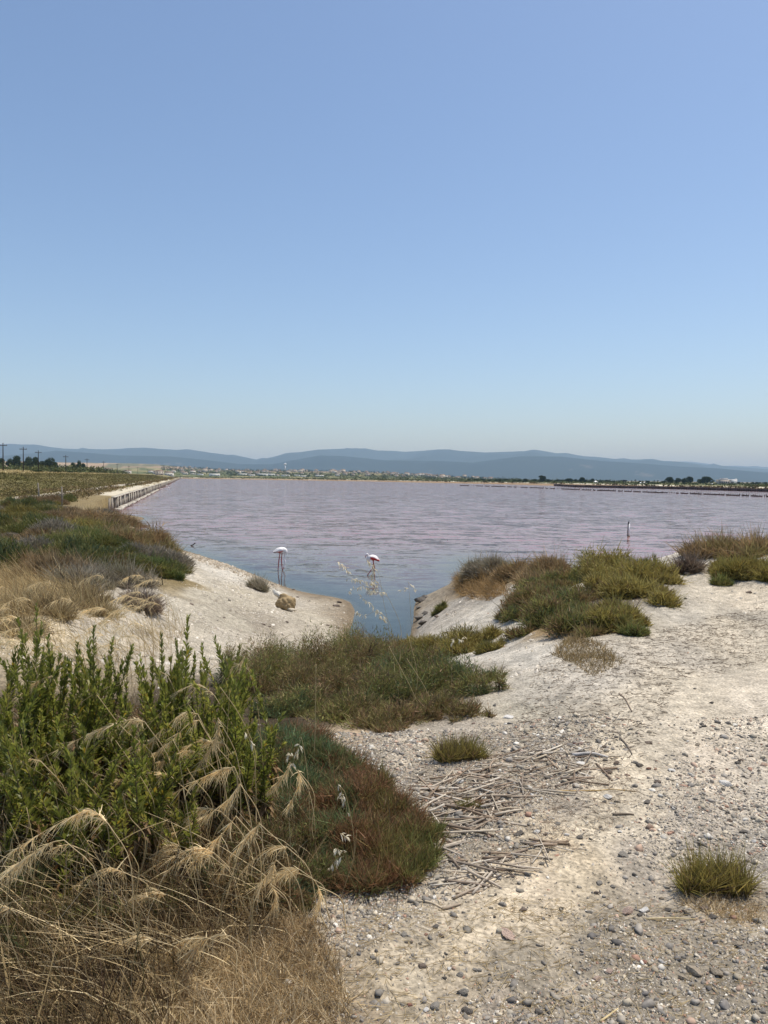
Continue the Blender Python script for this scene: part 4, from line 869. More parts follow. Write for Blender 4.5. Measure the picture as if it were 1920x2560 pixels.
shrub('glasswort', 'tiny green tuft on pale sand beside the yellow-green bush', 'tuft', [(1801,1460,38,22)], 1300, .07, .009, 'green', 611)
shrub('glasswort', 'small green tuft on the bank above the inlet mouth', 'tuft', [(1100,1528,26,24)], 900, .09, .010, 'green', 612)
shrub('dead_shrub', 'small grey tuft on the white mound left of the inlet', 'tuft', [(650,1478,34,34),(640,1470,20,26)], 1300, .16, .010, 'grey', 613, stick=.2, dead=.1)
# centre
CB = [(690,1715,190,105),(630,1735,130,85),(790,1700,190,118),(890,1690,190,118),(760,1780,180,70),(860,1795,190,70),(960,1755,180,88),(1040,1740,160,92),(1130,1715,150,92),(1180,1735,110,66),(1100,1775,130,56),(1010,1805,150,52),(680,1668,160,78),(960,1662,170,98),(860,1660,160,95),(1160,1790,100,42),(1225,1700,60,34),(930,1815,140,40),(700,1790,130,60),(850,1742,190,84),(930,1735,160,84),(1010,1690,160,92),(1080,1690,150,84),(740,1735,170,84)]
shrub('glasswort', 'wide green and rusty brown bush in front of the inlet', 'bush', CB, 66000, .046, .0058, 'mixed', 620, k=1, hs=1.3, stick=.08, nw=60)
shrub('glasswort', 'smaller olive green bush behind the wide bush, on the inlet bank', 'bush', [(1090,1632,130,64),(1170,1622,140,62),(1040,1630,100,56),(1225,1628,70,40),(1000,1640,80,50)], 16000, .062, .0072, 'olive', 621, nw=20)
# left, between the path and the retaining wall
shrub('saltbush', 'tall rust-tipped bush on the white bank left of the water', 'bush', [(370,1378,120,66),(320,1380,120,72),(410,1395,70,44),(290,1370,90,60)], 9500, .20, .017, 'brown', 630, stick=.12)
shrub('glasswort', 'dark green rounded bush on the edge of the white mound', 'bush', [(385,1432,84,46),(350,1425,60,38),(415,1440,50,26)], 6500, .12, .013, 'green', 631, dead=.05)
shrub('dead_shrub', 'grey leafless thicket on the left bank behind the white sand', 'bush', [(260,1462,150,56),(200,1466,110,50),(310,1458,90,46)], 6000, .15, .010, 'grey', 632, stick=.2, dead=.1)
shrub('saltbush', 'mauve-brown bush beside the grey thicket on the left bank', 'bush', [(130,1440,130,60),(80,1430,90,46),(175,1430,80,44)], 6500, .16, .014, 'brown', 633, stick=.1)
shrub('glasswort', 'green bush below the retaining wall on the left bank', 'bush', [(250,1372,110,58),(200,1370,110,56),(150,1372,90,44)], 7000, .19, .017, 'green', 634, dead=.1, stick=.1)
shrub('dry_shrub', 'low tan thatch of dead weeds on the sand left of the dark dead bush', 'bush', [(120,1530,160,26),(40,1520,140,30),(210,1512,120,22),(260,1540,90,18),(60,1580,120,20)], 5200, .16, .008, 'straw', 638, dead=.3, stick=.2)
shrub('dead_shrub', 'dark dead bush ringed by dry grass on the white sand', 'bush', [(370,1530,66,44),(345,1522,44,34)], 3600, .13, .008, 'darktwig', 635, stick=.25, dead=0)
shrub('saltbush', 'low olive and brown bush between the pale bank and the tall rust-tipped bush', 'bush', [(215,1300,120,26),(280,1304,90,24),(320,1312,70,26),(160,1296,90,24),(250,1286,90,18)], 9000, .22, .022, 'brown', 636, stick=.12)
shrub('glasswort', 'long green bush in front of the near end of the retaining wall', 'bush', [(120,1330,140,34),(200,1326,120,34),(60,1336,120,32),(280,1330,90,36)], 9000, .20, .019, 'olive', 637, dead=.1)
# a scatter of look-alike scrub on the left bank
_pr = []
for i, pl in enumerate(('olive', 'brown', 'green', 'grey', 'orange')):
    r = empty('scrub_bush', (0, 0, 0)); V, F, C = twiggy(2600, .6, .55, .16, .020, np.array(PAL[pl if pl != 'orange' else 'mixed']) * 1.6, 640 + i, 1); build('foliage', V, F, M['foliage'], C, r)
    m = MB()
    for q in range(7): a = q * .9; m.tube([(0, 0, -.05), (.2 * math.cos(a), .2 * math.sin(a), .22), (.42 * math.cos(a), .42 * math.sin(a), .38)], [.016, .011, .005], 4, (.09, .07, .05))
    m.build('stems', M['twig'], r); _pr.append(r)
_lab = ['olive scrub bush in the field left of the lagoon', 'brown scrub bush in the field left of the lagoon', 'green scrub bush in the field left of the lagoon', 'grey dead scrub bush in the field left of the lagoon', 'green and rust scrub bush in the field left of the lagoon']
_u5 = set(); _lr = np.random.default_rng(55); _cnt = 0
for i in range(400):
    Y = 15 * math.exp(_lr.uniform(0, 1) ** .8 * math.log(72 / 15)); X = _lr.uniform(-.62, -.27) * Y
    if X > wall_x(Y) - 2.5 and Y > 52: continue
    if 35 < Y < 75 and abs((wall_x(Y) - X) - 7) < 1.6: continue
    z = float(height(np.array([X]), np.array([Y]))[0])
    if z < (1.12 if Y < 36 else .45) or fbm(np.array([X * .25]), np.array([Y * .25]), 2, 88)[0] < .36: continue
    kd = int(np.clip(fbm(np.array([X * .12 + 4]), np.array([Y * .12]), 2, 99)[0] * 7.5 - 1.2 + _lr.normal(0, .7), 0, 4))
    o = _pr[kd] if kd not in _u5 else copy_tree(_pr[kd]); _u5.add(kd)
    sc = _lr.uniform(.55, 1.25) * (0.8 if Y < 25 else 1.1); o.location = (X, Y, z - .03); o.rotation_euler = (0, 0, _lr.uniform(0, 6.28)); o.scale = (sc * _lr.uniform(1, 1.5), sc * _lr.uniform(1, 1.5), sc * _lr.uniform(.6, 1.0))
    sz = 'tall' if o.scale[2] > 1.0 else ('low wide' if o.scale[0] + o.scale[1] > 2.3 else 'small'); wh = 'near the grey thicket' if Y < 27 else ('between thicket and track' if Y < 45 else 'along the track')
    tag(o, f'{sz} {_lab[kd].split(" in the")[0]} {wh} left of the lagoon', 'bush', 'scrub in the field left of the lagoon'); _cnt += 1
    if _cnt > 170: break
for kd in range(5):
    if kd not in _u5:
        for c in list(_pr[kd].children): bpy.data.objects.remove(c)
        bpy.data.objects.remove(_pr[kd])

# ================================================================== foreground plants
def poly_sample(poly_px, n, seed, yr=None):
    """random ground positions inside an outline given by points on the ground"""
    rng = np.random.default_rng(seed); q = np.array([G(a, b)[:2] for a, b in poly_px]); lo, hi = q.min(0), q.max(0); out = []
    tot = 0
    while tot < n:
        p = rng.uniform(lo, hi, (n * 2, 2)); c = np.zeros(len(p), bool)
        for (x0, y0), (x1, y1) in zip(q, np.roll(q, -1, 0)):
            m = ((y0 > p[:, 1]) != (y1 > p[:, 1])) & (p[:, 0] < (x1 - x0) * (p[:, 1] - y0) / (y1 - y0 + 1e-12) + x0); c ^= m
        out.append(p[c]); tot += c.sum()
    return np.concatenate(out)[:n]
def blades(name, pos, L, W, pal, seed, lean=(0, 0, 0), spread=.5, bend=.5, k=2, kind='stuff', clump=.3, matn='straw', patch=1.2):
    rng = np.random.default_rng(seed); n = len(pos); b = on_ground(pos[:, 0], pos[:, 1], -.01)
    d = nrm(rng.normal(0, spread, (n, 3)) + np.array([0, 0, 1.0]) + np.array(lean)); d[:, 2] = np.abs(d[:, 2])
    t = np.clip(fbm(pos[:, 0] * patch, pos[:, 1] * patch, 3, seed) * 1.4 - .2 + rng.normal(0, .32, n), 0, 1); c = pick(pal, t) * rng.uniform(.5, 1.5, (n, 1))
    bd = rng.normal(0, .25, (n, 3)) * bend + np.array(lean) * .5 + np.array([0, 0, -.35]) * bend * rng.uniform(0, 1.6, (n, 1))
    ln = L * rng.uniform(.4, 1.4, n) * (.6 + .8 * fbm(pos[:, 0] * 2, pos[:, 1] * 2, 2, seed + 5))
    V, F, C = strands(b, d, ln, W * rng.uniform(.6, 1.4, n), bd, k, False, .75, c * .85, c, rng)
    return tag(build(name, V, F, M[matn], C), kind=kind)
STRAWP = [(.32, .22, .11), (.48, .35, .18), (.64, .50, .29), (.78, .65, .42), (.52, .39, .21)]
DEADP = [(.06, .036, .019), (.10, .058, .027), (.19, .125, .056), (.50, .37, .18), (.09, .05, .025), (.08, .09, .03), (.13, .08, .037), (.30, .21, .10)]
FG = [(-260, 2760), (-260, 2000), (-120, 1830), (250, 1770), (520, 1830), (640, 1960), (740, 2120), (780, 2240), (640, 2330), (480, 2450), (430, 2600), (400, 2760)]
blades('dry_grass_thatch', poly_sample(FG, 30000, 701), .23, .0028, DEADP, 702, (-.12, -.05, 0), .55, .9)
STRAWZ = [(150, 2760), (250, 2500), (420, 2380), (620, 2290), (790, 2300), (840, 2400), (880, 2520), (880, 2760)]
blades('golden_straw', poly_sample(STRAWZ, 25000, 703), .075, .0026, STRAWP, 704, (-.15, 0, 0), 1.1, 1.1)
blades('standing_dry_grass', poly_sample([(-200, 2600), (-200, 1950), (300, 1900), (600, 2000), (700, 2200), (600, 2300), (420, 2450)], 1500, 705), .30, .0036, STRAWP, 706, (-.22, -.08, 0), .42, 1.0)
blades('broad_dry_blades', poly_sample([(-240, 2700), (-200, 1900), (300, 1850), (640, 1960), (760, 2180), (700, 2300), (560, 2450), (500, 2700)], 1500, 715), .20, .0062, [(.50, .37, .18), (.66, .52, .28), (.36, .25, .11), (.60, .50, .30)], 716, (-.3, -.1, 0), .8, 1.1)
blades('draped_golden_grass', poly_sample([(-150, 2560), (-100, 1950), (300, 1850), (640, 1900), (800, 2100), (820, 2280), (640, 2420), (300, 2600)], 1700, 717), .36, .0031, [(.56, .43, .23), (.78, .64, .38), (.68, .53, .29), (.44, .32, .16)], 718, (-.75, -.25, 0), .3, 1.0, 5)
# dry grass further back
LGRASS = [(-60, 1560), (-60, 1440), (60, 1420), (170, 1470), (260, 1490), (200, 1530), (80, 1550)]
blades('windblown_dry_grass', poly_sample(LGRASS, 5200, 707), .34, .006, [(.34, .24, .11), (.46, .34, .16), (.56, .44, .22), (.42, .29, .13)], 708, (-.55, .1, 0), .35, .8, patch=2.2)
blades('sand_dry_grass', poly_sample([(-60, 1660), (-60, 1540), (180, 1520), (300, 1500), (440, 1520), (470, 1590), (400, 1640), (250, 1680)], 2600, 719), .26, .005, [(.34, .25, .12), (.46, .35, .18), (.56, .45, .24), (.40, .29, .14)], 720, (-.5, .1, 0), .45, .9, patch=2.2)
blades('bank_dry_grass', poly_sample([(1138, 1480), (1145, 1440), (1200, 1425), (1262, 1440), (1270, 1490), (1200, 1500)], 5200, 709), .22, .010, [(.30, .19, .08), (.40, .27, .12), (.24, .15, .07)], 710, (-.2, -.2, 0), .7, .8)
blades('path_edge_grass', poly_sample([(1380, 1640), (1420, 1600), (1500, 1610), (1560, 1660), (1480, 1690)], 2600, 711), .085, .005, [(.34, .24, .12), (.24, .18, .08), (.42, .31, .15)], 712, (0, 0, 0), .6, .7)
blades('field_dry_grass', poly_sample([(-100, 1470), (-100, 1300), (150, 1275), (240, 1300), (330, 1400), (420, 1460), (300, 1480)], 15000, 713), .26, .017, [(.20, .14, .07), (.13, .11, .045), (.28, .19, .09), (.36, .26, .12), (.16, .12, .05)], 714, (-.3, 0, 0), .5, .7, patch=.35)

# green leafy plants with spires of narrow leaves (front left)
def leafy_plant(px0, stems, seed, label):
    """stems: (tip px x, tip px y, distance); leaves spiral up each stem, the lowest ones withered"""
    rng = np.random.default_rng(seed)
    d0 = np.mean([s[2] for s in stems]); X0 = (px0 - 960) / FPX * d0; root = np.array([X0, d0, 0.0]); root[2] = float(height(root[:1], root[1:2])[0])
    r = empty('leafy_plant', root); tag(r, label, 'plant', 'green leafy plants at the path edge')
    st = MB(); LV = [[], [], []]; n0 = 0; DV = [[], [], []]; n1 = 0
    for tx, ty, dd in stems:
        tip = PD(tx, ty, dd); b = np.array([root[0] + rng.normal(0, .10) - .02 * (tip[0] - root[0]), root[1] + rng.normal(0, .12), 0]); b[2] = float(height(b[:1], b[1:2])[0]) - .02
        H = tip[2] - b[2]; mid = b * .45 + tip * .55 + np.array([-(tip[0] - b[0]) * .18, 0, -.04 * H]) + rng.normal(0, .015, 3)
        path = spline(np.array([b, (b * .7 + mid * .3), mid, tip]), 26)
        st.tube(path - root, np.linspace(.0055, .0016, 26), 5, (.11, .085, .045))
        Ls = np.linalg.norm(tip - b); stone_ = rng.uniform(0, .35); sb_ = rng.uniform(.85, 1.2); sl_ = rng.uniform(.72, 1.25); n = int(270 * Ls / sl_)
        t = np.sort(rng.uniform(.30, 1.0, n)); q = t * 25; i = np.minimum(q.astype(int), 24); p = path[i] + (path[i + 1] - path[i]) * (q - i)[:, None]; tg = nrm(path[i + 1] - path[i])
        a = np.arange(n) * 2.4 + rng.normal(0, .3, n); e1 = nrm(np.cross(tg, np.array([.3, .9, .1]))); e2 = np.cross(tg, e1)
        out = e1 * np.cos(a)[:, None] + e2 * np.sin(a)[:, None]; dr = nrm(out * (1.0 - .45 * t ** 4)[:, None] + tg * (.8 + .7 * t ** 4)[:, None] + rng.normal(0, .12, (n, 3)))
        ln = sl_ * (.056 - .026 * t ** 2.2) * rng.uniform(.75, 1.25, n); g = pick([(.13, .155, .03), (.21, .235, .042), (.30, .31, .065), (.33, .28, .065)], np.clip(rng.random(n) * .7 + stone_, 0, 1)) * sb_ * rng.uniform(.75, 1.2, (n, 1))
        yl = rng.random(n) < .05 * (1.3 - t); g[yl] = np.array((.42, .30, .04)) * rng.uniform(.6, 1.1, (yl.sum(), 1))
        V, F, C = leaves(p - root, dr, ln, ln * .29, g, .22, .08, rng); LV[0].append(V); LV[1].append(F + n0); LV[2].append(C); n0 += len(V)
        n = int(210 * Ls); t = rng.uniform(.04, .60, n); q = t * 25; i = q.astype(int); p = path[i] + (path[i + 1] - path[i]) * (q - i)[:, None]
        a = rng.uniform(0, 6.28, n); dr = nrm(np.stack([np.cos(a), np.sin(a), rng.uniform(-1.3, .2, n)], 1)); ln = rng.uniform(.03, .062, n)
        g = pick([(.11, .09, .034), (.20, .115, .05), (.32, .21, .10), (.24, .13, .055)], rng.random(n)) * rng.uniform(.7, 1.2, (n, 1))
        V, F, C = leaves(p - root, dr, ln, ln * .32, g, .5, .3, rng); DV[0].append(V); DV[1].append(F + n1); DV[2].append(C); n1 += len(V)
    st.build('stems', M['twig'], r)
    tag(build('leaves', np.concatenate(LV[0]), np.concatenate(LV[1]), M['leaf'], np.concatenate(LV[2]), r), kind='stuff')
    tag(build('withered_leaves', np.concatenate(DV[0]), np.concatenate(DV[1]), M['straw'], np.concatenate(DV[2]), r), 'brown withered lower leaves', kind='stuff')
_q = np.random.default_rng(31)
def fill(x0, x1, y0, y1, n):
    out = []
    for _ in range(n):
        y = _q.uniform(y0, y1); out.append((_q.uniform(x0, x1), y, 2.55 + (2060 - y) / 460 * 1.15 + _q.normal(0, .12)))
    return out
leafy_plant(60, [(92, 1512, 4.0), (46, 1554, 3.9), (120, 1600, 3.8), (8, 1655, 3.7), (150, 1640, 3.7), (70, 1640, 3.7), (105, 1565, 3.9)] + fill(-40, 170, 1640, 1800, 17) + fill(-30, 190, 1590, 1690, 12), 801, 'green leafy plant whose bent spire is tallest, beside the dry grass')
leafy_plant(240, [(235, 1566, 3.9), (282, 1600, 3.85), (200, 1640, 3.75), (262, 1640, 3.8), (320, 1640, 3.75), (222, 1600, 3.85)] + fill(170, 340, 1640, 1800, 14) + fill(150, 350, 1610, 1700, 12), 802, 'green leafy plant with a short upright spire above dry sand')
leafy_plant(420, [(403, 1589, 3.9), (470, 1543, 3.95), (440, 1600, 3.85), (380, 1650, 3.75), (480, 1620, 3.8), (425, 1650, 3.7)] + fill(350, 480, 1650, 1800, 12) + fill(340, 500, 1610, 1700, 11), 803, 'green leafy plant with two tall straight spires in front of the sand mound')
leafy_plant(560, [(538, 1599, 3.85), (505, 1616, 3.8), (600, 1616, 3.9), (570, 1650, 3.8), (630, 1680, 3.75), (650, 1720, 3.65), (520, 1660, 3.7), (610, 1700, 3.6)] + fill(480, 640, 1670, 1830, 14) + fill(490, 640, 1640, 1720, 11), 804, 'green leafy plant leaning towards the wide bush')
leafy_plant(600, [(705, 1790, 3.45), (690, 1830, 3.35), (640, 1800, 3.4), (660, 1860, 3.3), (710, 1860, 3.3)], 805, 'low green leafy plant with sprays reaching over the blue-green shoots')
leafy_plant(60, fill(-60, 150, 1780, 1960, 20) + [(20, 1960, 2.8), (60, 2020, 2.7)], 806, 'dense green leafy plant at the frame edge above dead stems')
leafy_plant(230, fill(130, 330, 1800, 1990, 14) + [(300, 2000, 2.75), (180, 1890, 3.0)], 807, 'green leafy plant half buried in withered leaves')
leafy_plant(400, fill(310, 520, 1800, 1960, 13) + [(310, 2010, 2.75), (490, 2020, 2.8)], 808, 'green leafy plant under the golden seed heads')
# dead brown undergrowth between them
def litter_leaves():
    pos = poly_sample([(-150, 2250), (-150, 1850), (200, 1800), (560, 1850), (620, 2000), (500, 2120), (250, 2200)], 9000, 721); rng = np.random.default_rng(722); n = len(pos)
    b = on_ground(pos[:, 0], pos[:, 1]); b[:, 2] += rng.uniform(0, .26, n) ** 1.3; a = rng.uniform(0, 6.28, n); d = np.stack([np.cos(a), np.sin(a), rng.uniform(-1, .8, n)], 1); ln = rng.uniform(.02, .055, n)
    c = pick([(.09, .05, .026), (.17, .095, .04), (.28, .17, .08), (.22, .12, .05)], rng.random(n)) * rng.uniform(.6, 1.2, (n, 1))
    V, F, C = leaves(b, d, ln, ln * .34, c, .4, .25, rng); tag(build('withered_undergrowth', V, F, M['straw'], C), kind='stuff')
litter_leaves()

# golden seed-head plumes: a stalk, its nodding axis, hanging awned spikelets
def plume(path_px, dist, seed, label, group, n=75, base_px=None, L=.06):
    rng = np.random.default_rng(seed); pp = np.array([PD(a, b, dist + .05 * i) for i, (a, b) in enumerate(path_px)])
    bx = pp[0] + np.array([.10, .05, 0]) if base_px is None else PD(base_px, 2000, dist); b = np.array([bx[0], bx[1], 0]); b[2] = float(height(b[:1], b[1:2])[0]) - .01
    r = empty('seed_plume', b); tag(r, label, 'grass', group)
    n = int(n * 1.5); c0 = np.array((.84, .68, .40)) * rng.uniform(.85, 1.15)
    md = np.array([b[0] * .7 + pp[0][0] * .3 + rng.normal(0, .015), b[1] * .6 + pp[0][1] * .4, b[2] + .72 * (pp[0][2] - b[2])]); stalk = spline(np.array([b, b * .55 + md * .45 + rng.normal(0, .012, 3), md, pp[0]]), 12); axis = spline(pp, 16)
    m = MB(); m.tube(stalk - b, np.linspace(.0024, .0014, 12), 5, c0 * .8); m.build('stalk', M['straw'], r)
    MB().tube(axis - b, np.linspace(.0016, .0006, 16), 4, c0).build('axis', M['straw'], r)
    t = np.clip(rng.choice(rng.uniform(.02, 1, 14), n) + rng.normal(0, .035, n), .02, .999); q = t * 15; i = np.minimum(q.astype(int), 14); p = axis[i] + (axis[i + 1] - axis[i]) * (q - i)[:, None]; tg = nrm(axis[i + 1] - axis[i])
    d = nrm(tg * .9 + np.array([0, 0, -.35]) + rng.normal(0, .36, (n, 3))); c = c0 * rng.uniform(.75, 1.3, (n, 1))
    V, F, C = strands(p - b, d, L * rng.uniform(.35, 1.35, n), .0030 * rng.uniform(.7, 1.4, n), np.tile([0, 0, -.2], (n, 1)) + rng.normal(0, .08, (n, 3)), 3, False, .8, c, c * 1.1, rng)
    tag(build('spikelets', V, F, M['straw'], C, r), kind='stuff')
PL = [([(362,1805),(330,1798),(235,1830),(77,1909)],3.05,150),([(494,1785),(460,1782),(410,1820),(355,1870)],3.15,120),([(498,1800),(470,1810),(430,1850),(380,1890)],3.1,90),([(586,1917),(540,1930),(460,1970),(386,2013)],2.9,140),([(536,1739),(500,1712),(460,1720),(424,1743)],3.4,60),
 ([(270,2059),(235,2028),(204,2030),(100,2085),(0,2150)],2.45,150),([(545,1795),(545,1830),(520,1880),(480,1940)],3.05,90),([(600,1960),(570,2000),(500,2050),(420,2090)],2.8,110),([(590,2040),(560,2080),(510,2130),(470,2170)],2.65,90),
 ([(724,1905),(720,1920),(700,1950),(672,1978)],3.2,80),([(745,1925),(750,1955),(738,1985),(716,2030)],3.15,70),([(690,2150),(672,2185),(640,2230),(610,2290)],2.6,90),([(676,2210),(690,2240),(670,2290),(650,2335)],2.55,90),([(795,2215),(800,2250),(785,2290),(762,2338)],2.6,60),
 ([(160,2100),(120,2110),(60,2150),(-20,2200)],2.4,110),([(610,1640),(600,1660),(575,1670),(560,1690)],3.7,50),([(130,1690),(100,1700),(60,1730),(20,1755)],3.5,70),([(420,1690),(380,1670),(330,1680),(290,1700)],3.6,40),([(650,2060),(620,2090),(570,2150),(540,2200)],2.65,90),([(60,1610),(20,1600),(-20,1620)],3.7,40)]
for i, (pt, d, n) in enumerate(PL):
    y_ = pt[0][1]; wh = 'behind the leafy plants' if y_ < 1760 else 'over the green leafy plants' if y_ < 1900 and pt[0][0] < 600 else 'over the blue-green shoots' if pt[0][0] > 715 and y_ < 2000 else 'over the dead undergrowth' if pt[0][0] < 400 else 'beside the red-tipped bush' if pt[0][0] > 640 else 'between leafy plants and dead grass'
    plume(pt, d, 830 + i, f"{'long heavy' if n > 100 else 'slender'} golden seed head bowed {wh}", 'golden seed heads at the path edge', n)
_pg = np.random.default_rng(64)
for i in range(34):                                     # more seed heads scattered through the near grass
    x, y = _pg.uniform(20, 760), _pg.uniform(1830, 2380); d = 2.25 + (2400 - y) / 570 * 1.0 + _pg.normal(0, .05); L_ = _pg.uniform(260, 520) / d; dr_ = _pg.uniform(.25, 1.3)
    if x > 640 and y < 2050: continue
    plume([(x, y), (x - L_ * .25, y - L_ * .10 + 10 * dr_), (x - L_ * .62, y + L_ * .18 * dr_), (x - L_ * .95, y + L_ * .52 * dr_)], d, 1840 + i, f"{'broad' if L_ > 140 else 'thin'} pale seed head hanging {'low in the dead grass' if y > 2150 else 'in the grass below the leafy plants'}", 'pale seed heads in the near grass', int(_pg.uniform(50, 110)))
_pw = np.random.default_rng(62)
for i in range(30):                                     # windblown seed heads behind the leafy plants
    x, y = _pw.uniform(-20, 440), _pw.uniform(1440, 1640); d = 5.5 + (1640 - y) / 200 * 4
    L_ = 560 / d
    plume([(x, y), (x - L_ * .3, y - L_ * .12), (x - L_ * .7, y - L_ * .02), (x - L_, y + L_ * .14)], d, 860 + i, f"{'large' if d < 7 else 'small'} pale windblown seed head {'beside the dark dead bush' if x > 270 else 'over the white sand' if y > 1540 else 'in the dry grass patch'} behind the leafy plants", 'windblown seed heads on the sand', 45, L=.11)

# bent straw stalks
def straw_stalk(pts, dist, label, rad=.0024, col=(.62, .50, .28)):
    pp = np.array([PD(a, b, dist) for a, b in pts]); b = pp[-1].copy(); g = float(height(b[:1], b[1:2])[0])
    path = spline(pp, 14); 
    o = MB().tube(path - b, np.linspace(rad * .6, rad, 14), 5, col).build('straw_stalk', M['straw']); o.location = b; tag(o, label, 'stalk', 'pale bent stalks among the bushes')
for pts, d in [([(1021,1590),(1043,1683),(1037,1745),(1030,1790)],5.9),([(1017,1646),(1068,1730),(1090,1800)],5.8),([(972,1615),(1023,1711),(1045,1760)],5.8),([(1080,1761),(1095,1800),(1085,1835)],5.6),([(1144,1760),(1142,1800),(1141,1825)],5.7),([(790,1660),(788,1800),(785,1900)],4.2)]:
    straw_stalk(pts, d, 'pale bent stalk poking out of the wide bush')
_ss = np.random.default_rng(63)
for i in range(46):
    x, y = _ss.uniform(-20, 640), _ss.uniform(1690, 2300); d = 2.2 + (2350 - y) / 660 * 1.4; L = _ss.uniform(90, 330); a = _ss.uniform(-.7, 1.0)
    tip = (x + L * math.sin(a) * .8, y - L * math.cos(a) * .6); pth = [tip, ((tip[0] + x) / 2 + _ss.normal(0, 12), (tip[1] + y) / 2 + _ss.normal(0, 8)), (x, y), (x - 10, y + 90)]
    straw_stalk(pth, d, f"{'long' if L > 210 else 'short'} dry stalk {'leaning right' if a > .45 else 'leaning left' if a < -.2 else 'standing nearly upright'} among the {'leafy plants' if y < 2000 else 'dead grass'}", _ss.uniform(.0012, .0026), tuple(np.array((.58, .46, .24)) * _ss.uniform(.7, 1.2)))

# wild oats
def oats(stem_px, branches, dist, seed, label, n=9, size=.024, group='wild oat stalks'):
    rng = np.random.default_rng(seed); pp = np.array([PD(a, b, dist) for a, b in stem_px]); b = pp[0].copy(); b[2] = min(b[2], float(height(b[:1], b[1:2])[0])); 
    r = empty('wild_oat', b); tag(r, label, 'wild oat', group)
    path = spline(np.concatenate([[b], pp]), 22); MB().tube(path - b, np.linspace(.002, .0007, 22), 4, (.50, .40, .22)).build('stem', M['straw'], r)
    for bp in branches:
        q = spline(np.array([PD(a, c, dist) for a, c in bp]), 10); MB().tube(q - b, np.linspace(.0009, .0005, 10), 4, (.55, .46, .28)).build('branch', M['straw'], r)
        for k in range(n):
            i = rng.uniform(0, 9); p = q[int(i)] + (q[min(int(i) + 1, 9)] - q[int(i)]) * (i % 1); dr = nrm((q[-1] - q[0])[None] * .5 / np.linalg.norm(q[-1] - q[0]) + np.array([[0, 0, -.5]]) + rng.normal(0, .5, (1, 3)))
            V, F, C = leaves(np.repeat((p - b)[None], 2, 0), np.repeat(dr, 2, 0) + rng.normal(0, .12, (2, 3)), size * rng.uniform(.8, 1.2), size * .21, np.array((.86, .79, .62)) * rng.uniform(.8, 1.1), .45, .1, rng)
            build('spikelet', V, F, M['straw'], C, r)
oats([(1000,1640),(1000,1560),(955,1470),(900,1420),(842,1403)], [[(842,1403),(860,1418),(875,1434)],[(868,1445),(910,1452),(945,1462)],[(870,1480),(905,1465),(940,1455)],[(896,1486),(930,1515),(962,1543)],[(905,1462),(935,1478),(968,1482)]], 6.6, 901, 'arching wild oat stalk reaching left across the water', 22, .038)
oats([(955,1690),(975,1600),(958,1500),(945,1430),(916,1398)], [[(916,1398),(928,1412),(936,1424)],[(936,1424),(930,1440),(938,1455)],[(945,1460),(938,1475),(925,1480)]], 6.8, 902, 'wild oat stalk rising in front of the striding flamingo', 18, .038)
oats([(1030,1690),(1028,1560),(1022,1470),(1020,1455)], [[(1020,1455),(1035,1472),(1045,1474)],[(1022,1470),(1005,1475),(1003,1478)]], 6.6, 903, 'thin straight wild oat stalk with sparse spikelets before the inlet', 7, .034)
oats([(985,1650),(975,1560),(940,1530),(915,1540)], [[(940,1530),(955,1545),(965,1552)],[(915,1540),(900,1535),(892,1528)]], 6.5, 904, 'short wild oat stalk nodding low above the wide bush', 14, .036)
oats([(1130,1650),(1135,1600),(1150,1590)], [[(1135,1585),(1150,1600),(1160,1590)],[(1140,1595),(1133,1600),(1128,1612)]], 6.4, 905, 'pale wild oat head on the olive bush behind the wide bush', 9, .034)
oats([(775,2100),(770,1950),(755,1850),(748,1852)], [[(752,1850),(748,1865),(742,1880)],[(745,1878),(738,1895),(730,1912)],[(733,1890),(724,1890),(720,1885)]], 3.2, 906, 'wild oat head with fat pale spikelets over the blue-green shoots', 6, .026)
oats([(880,2220),(885,2100),(865,1990),(845,1960)], [[(845,1960),(852,1975),(858,1990)],[(850,1985),(862,2005),(868,2032)]], 3.05, 907, 'wild oat head drooping over the red-tipped bush', 6, .026)
oats([(820,2330),(880,2160),(892,2075)], [[(850,2083),(862,2090),(870,2100)],[(868,2130),(850,2125),(838,2120)],[(860,2140),(840,2150),(822,2174)]], 2.85, 908, 'wild oat head low in front of the red-tipped bush', 7, .026)
oats([(640,2010),(636,1900),(620,1840),(610,1832)], [[(612,1830),(625,1850),(633,1870)]], 3.1, 909, 'wild oat head among the golden seed heads', 7, .022)

# the red, green and blue-green bush right of the leafy plants
RB = [(760,2010,170,110),(700,1960,160,120),(840,2050,170,120),(900,2010,170,118),(960,2060,150,110),(880,2130,180,110),(960,2150,170,100),(1010,2110,150,100),(800,2110,150,100),(900,2200,160,70),(990,2200,140,70),(1040,2160,90,60),(840,1930,150,100),(760,1920,140,100),(690,1890,150,100),(770,1875,140,74),(640,1900,130,100),(720,1850,130,60)]
def rb_twist(p):
    px = 960 + FPX * p[:, 0] / p[:, 1]; return np.clip((px - 730) / 480, 0, 1)
shrub('glasswort', 'near bush of fine shoots turning from blue-green to red to olive', 'bush', RB, 60000, .042, .0036, 'redgreen', 920, k=1, stick=.10, dead=.12, twist=rb_twist, nw=70, up=.6)
shrub('ground_weed', 'low feathery green and rust weeds among the dry grass', 'weed', [(640,2160,180,70),(560,2230,150,60),(680,2260,150,50),(480,2160,150,70),(740,2230,120,44),(770,2140,140,60),(800,2200,130,50),(720,2080,130,60),(650,2060,120,60)], 19000, .030, .0030, 'redgreen', 921, hs=2.1, stick=.05, dead=.35, nw=20)
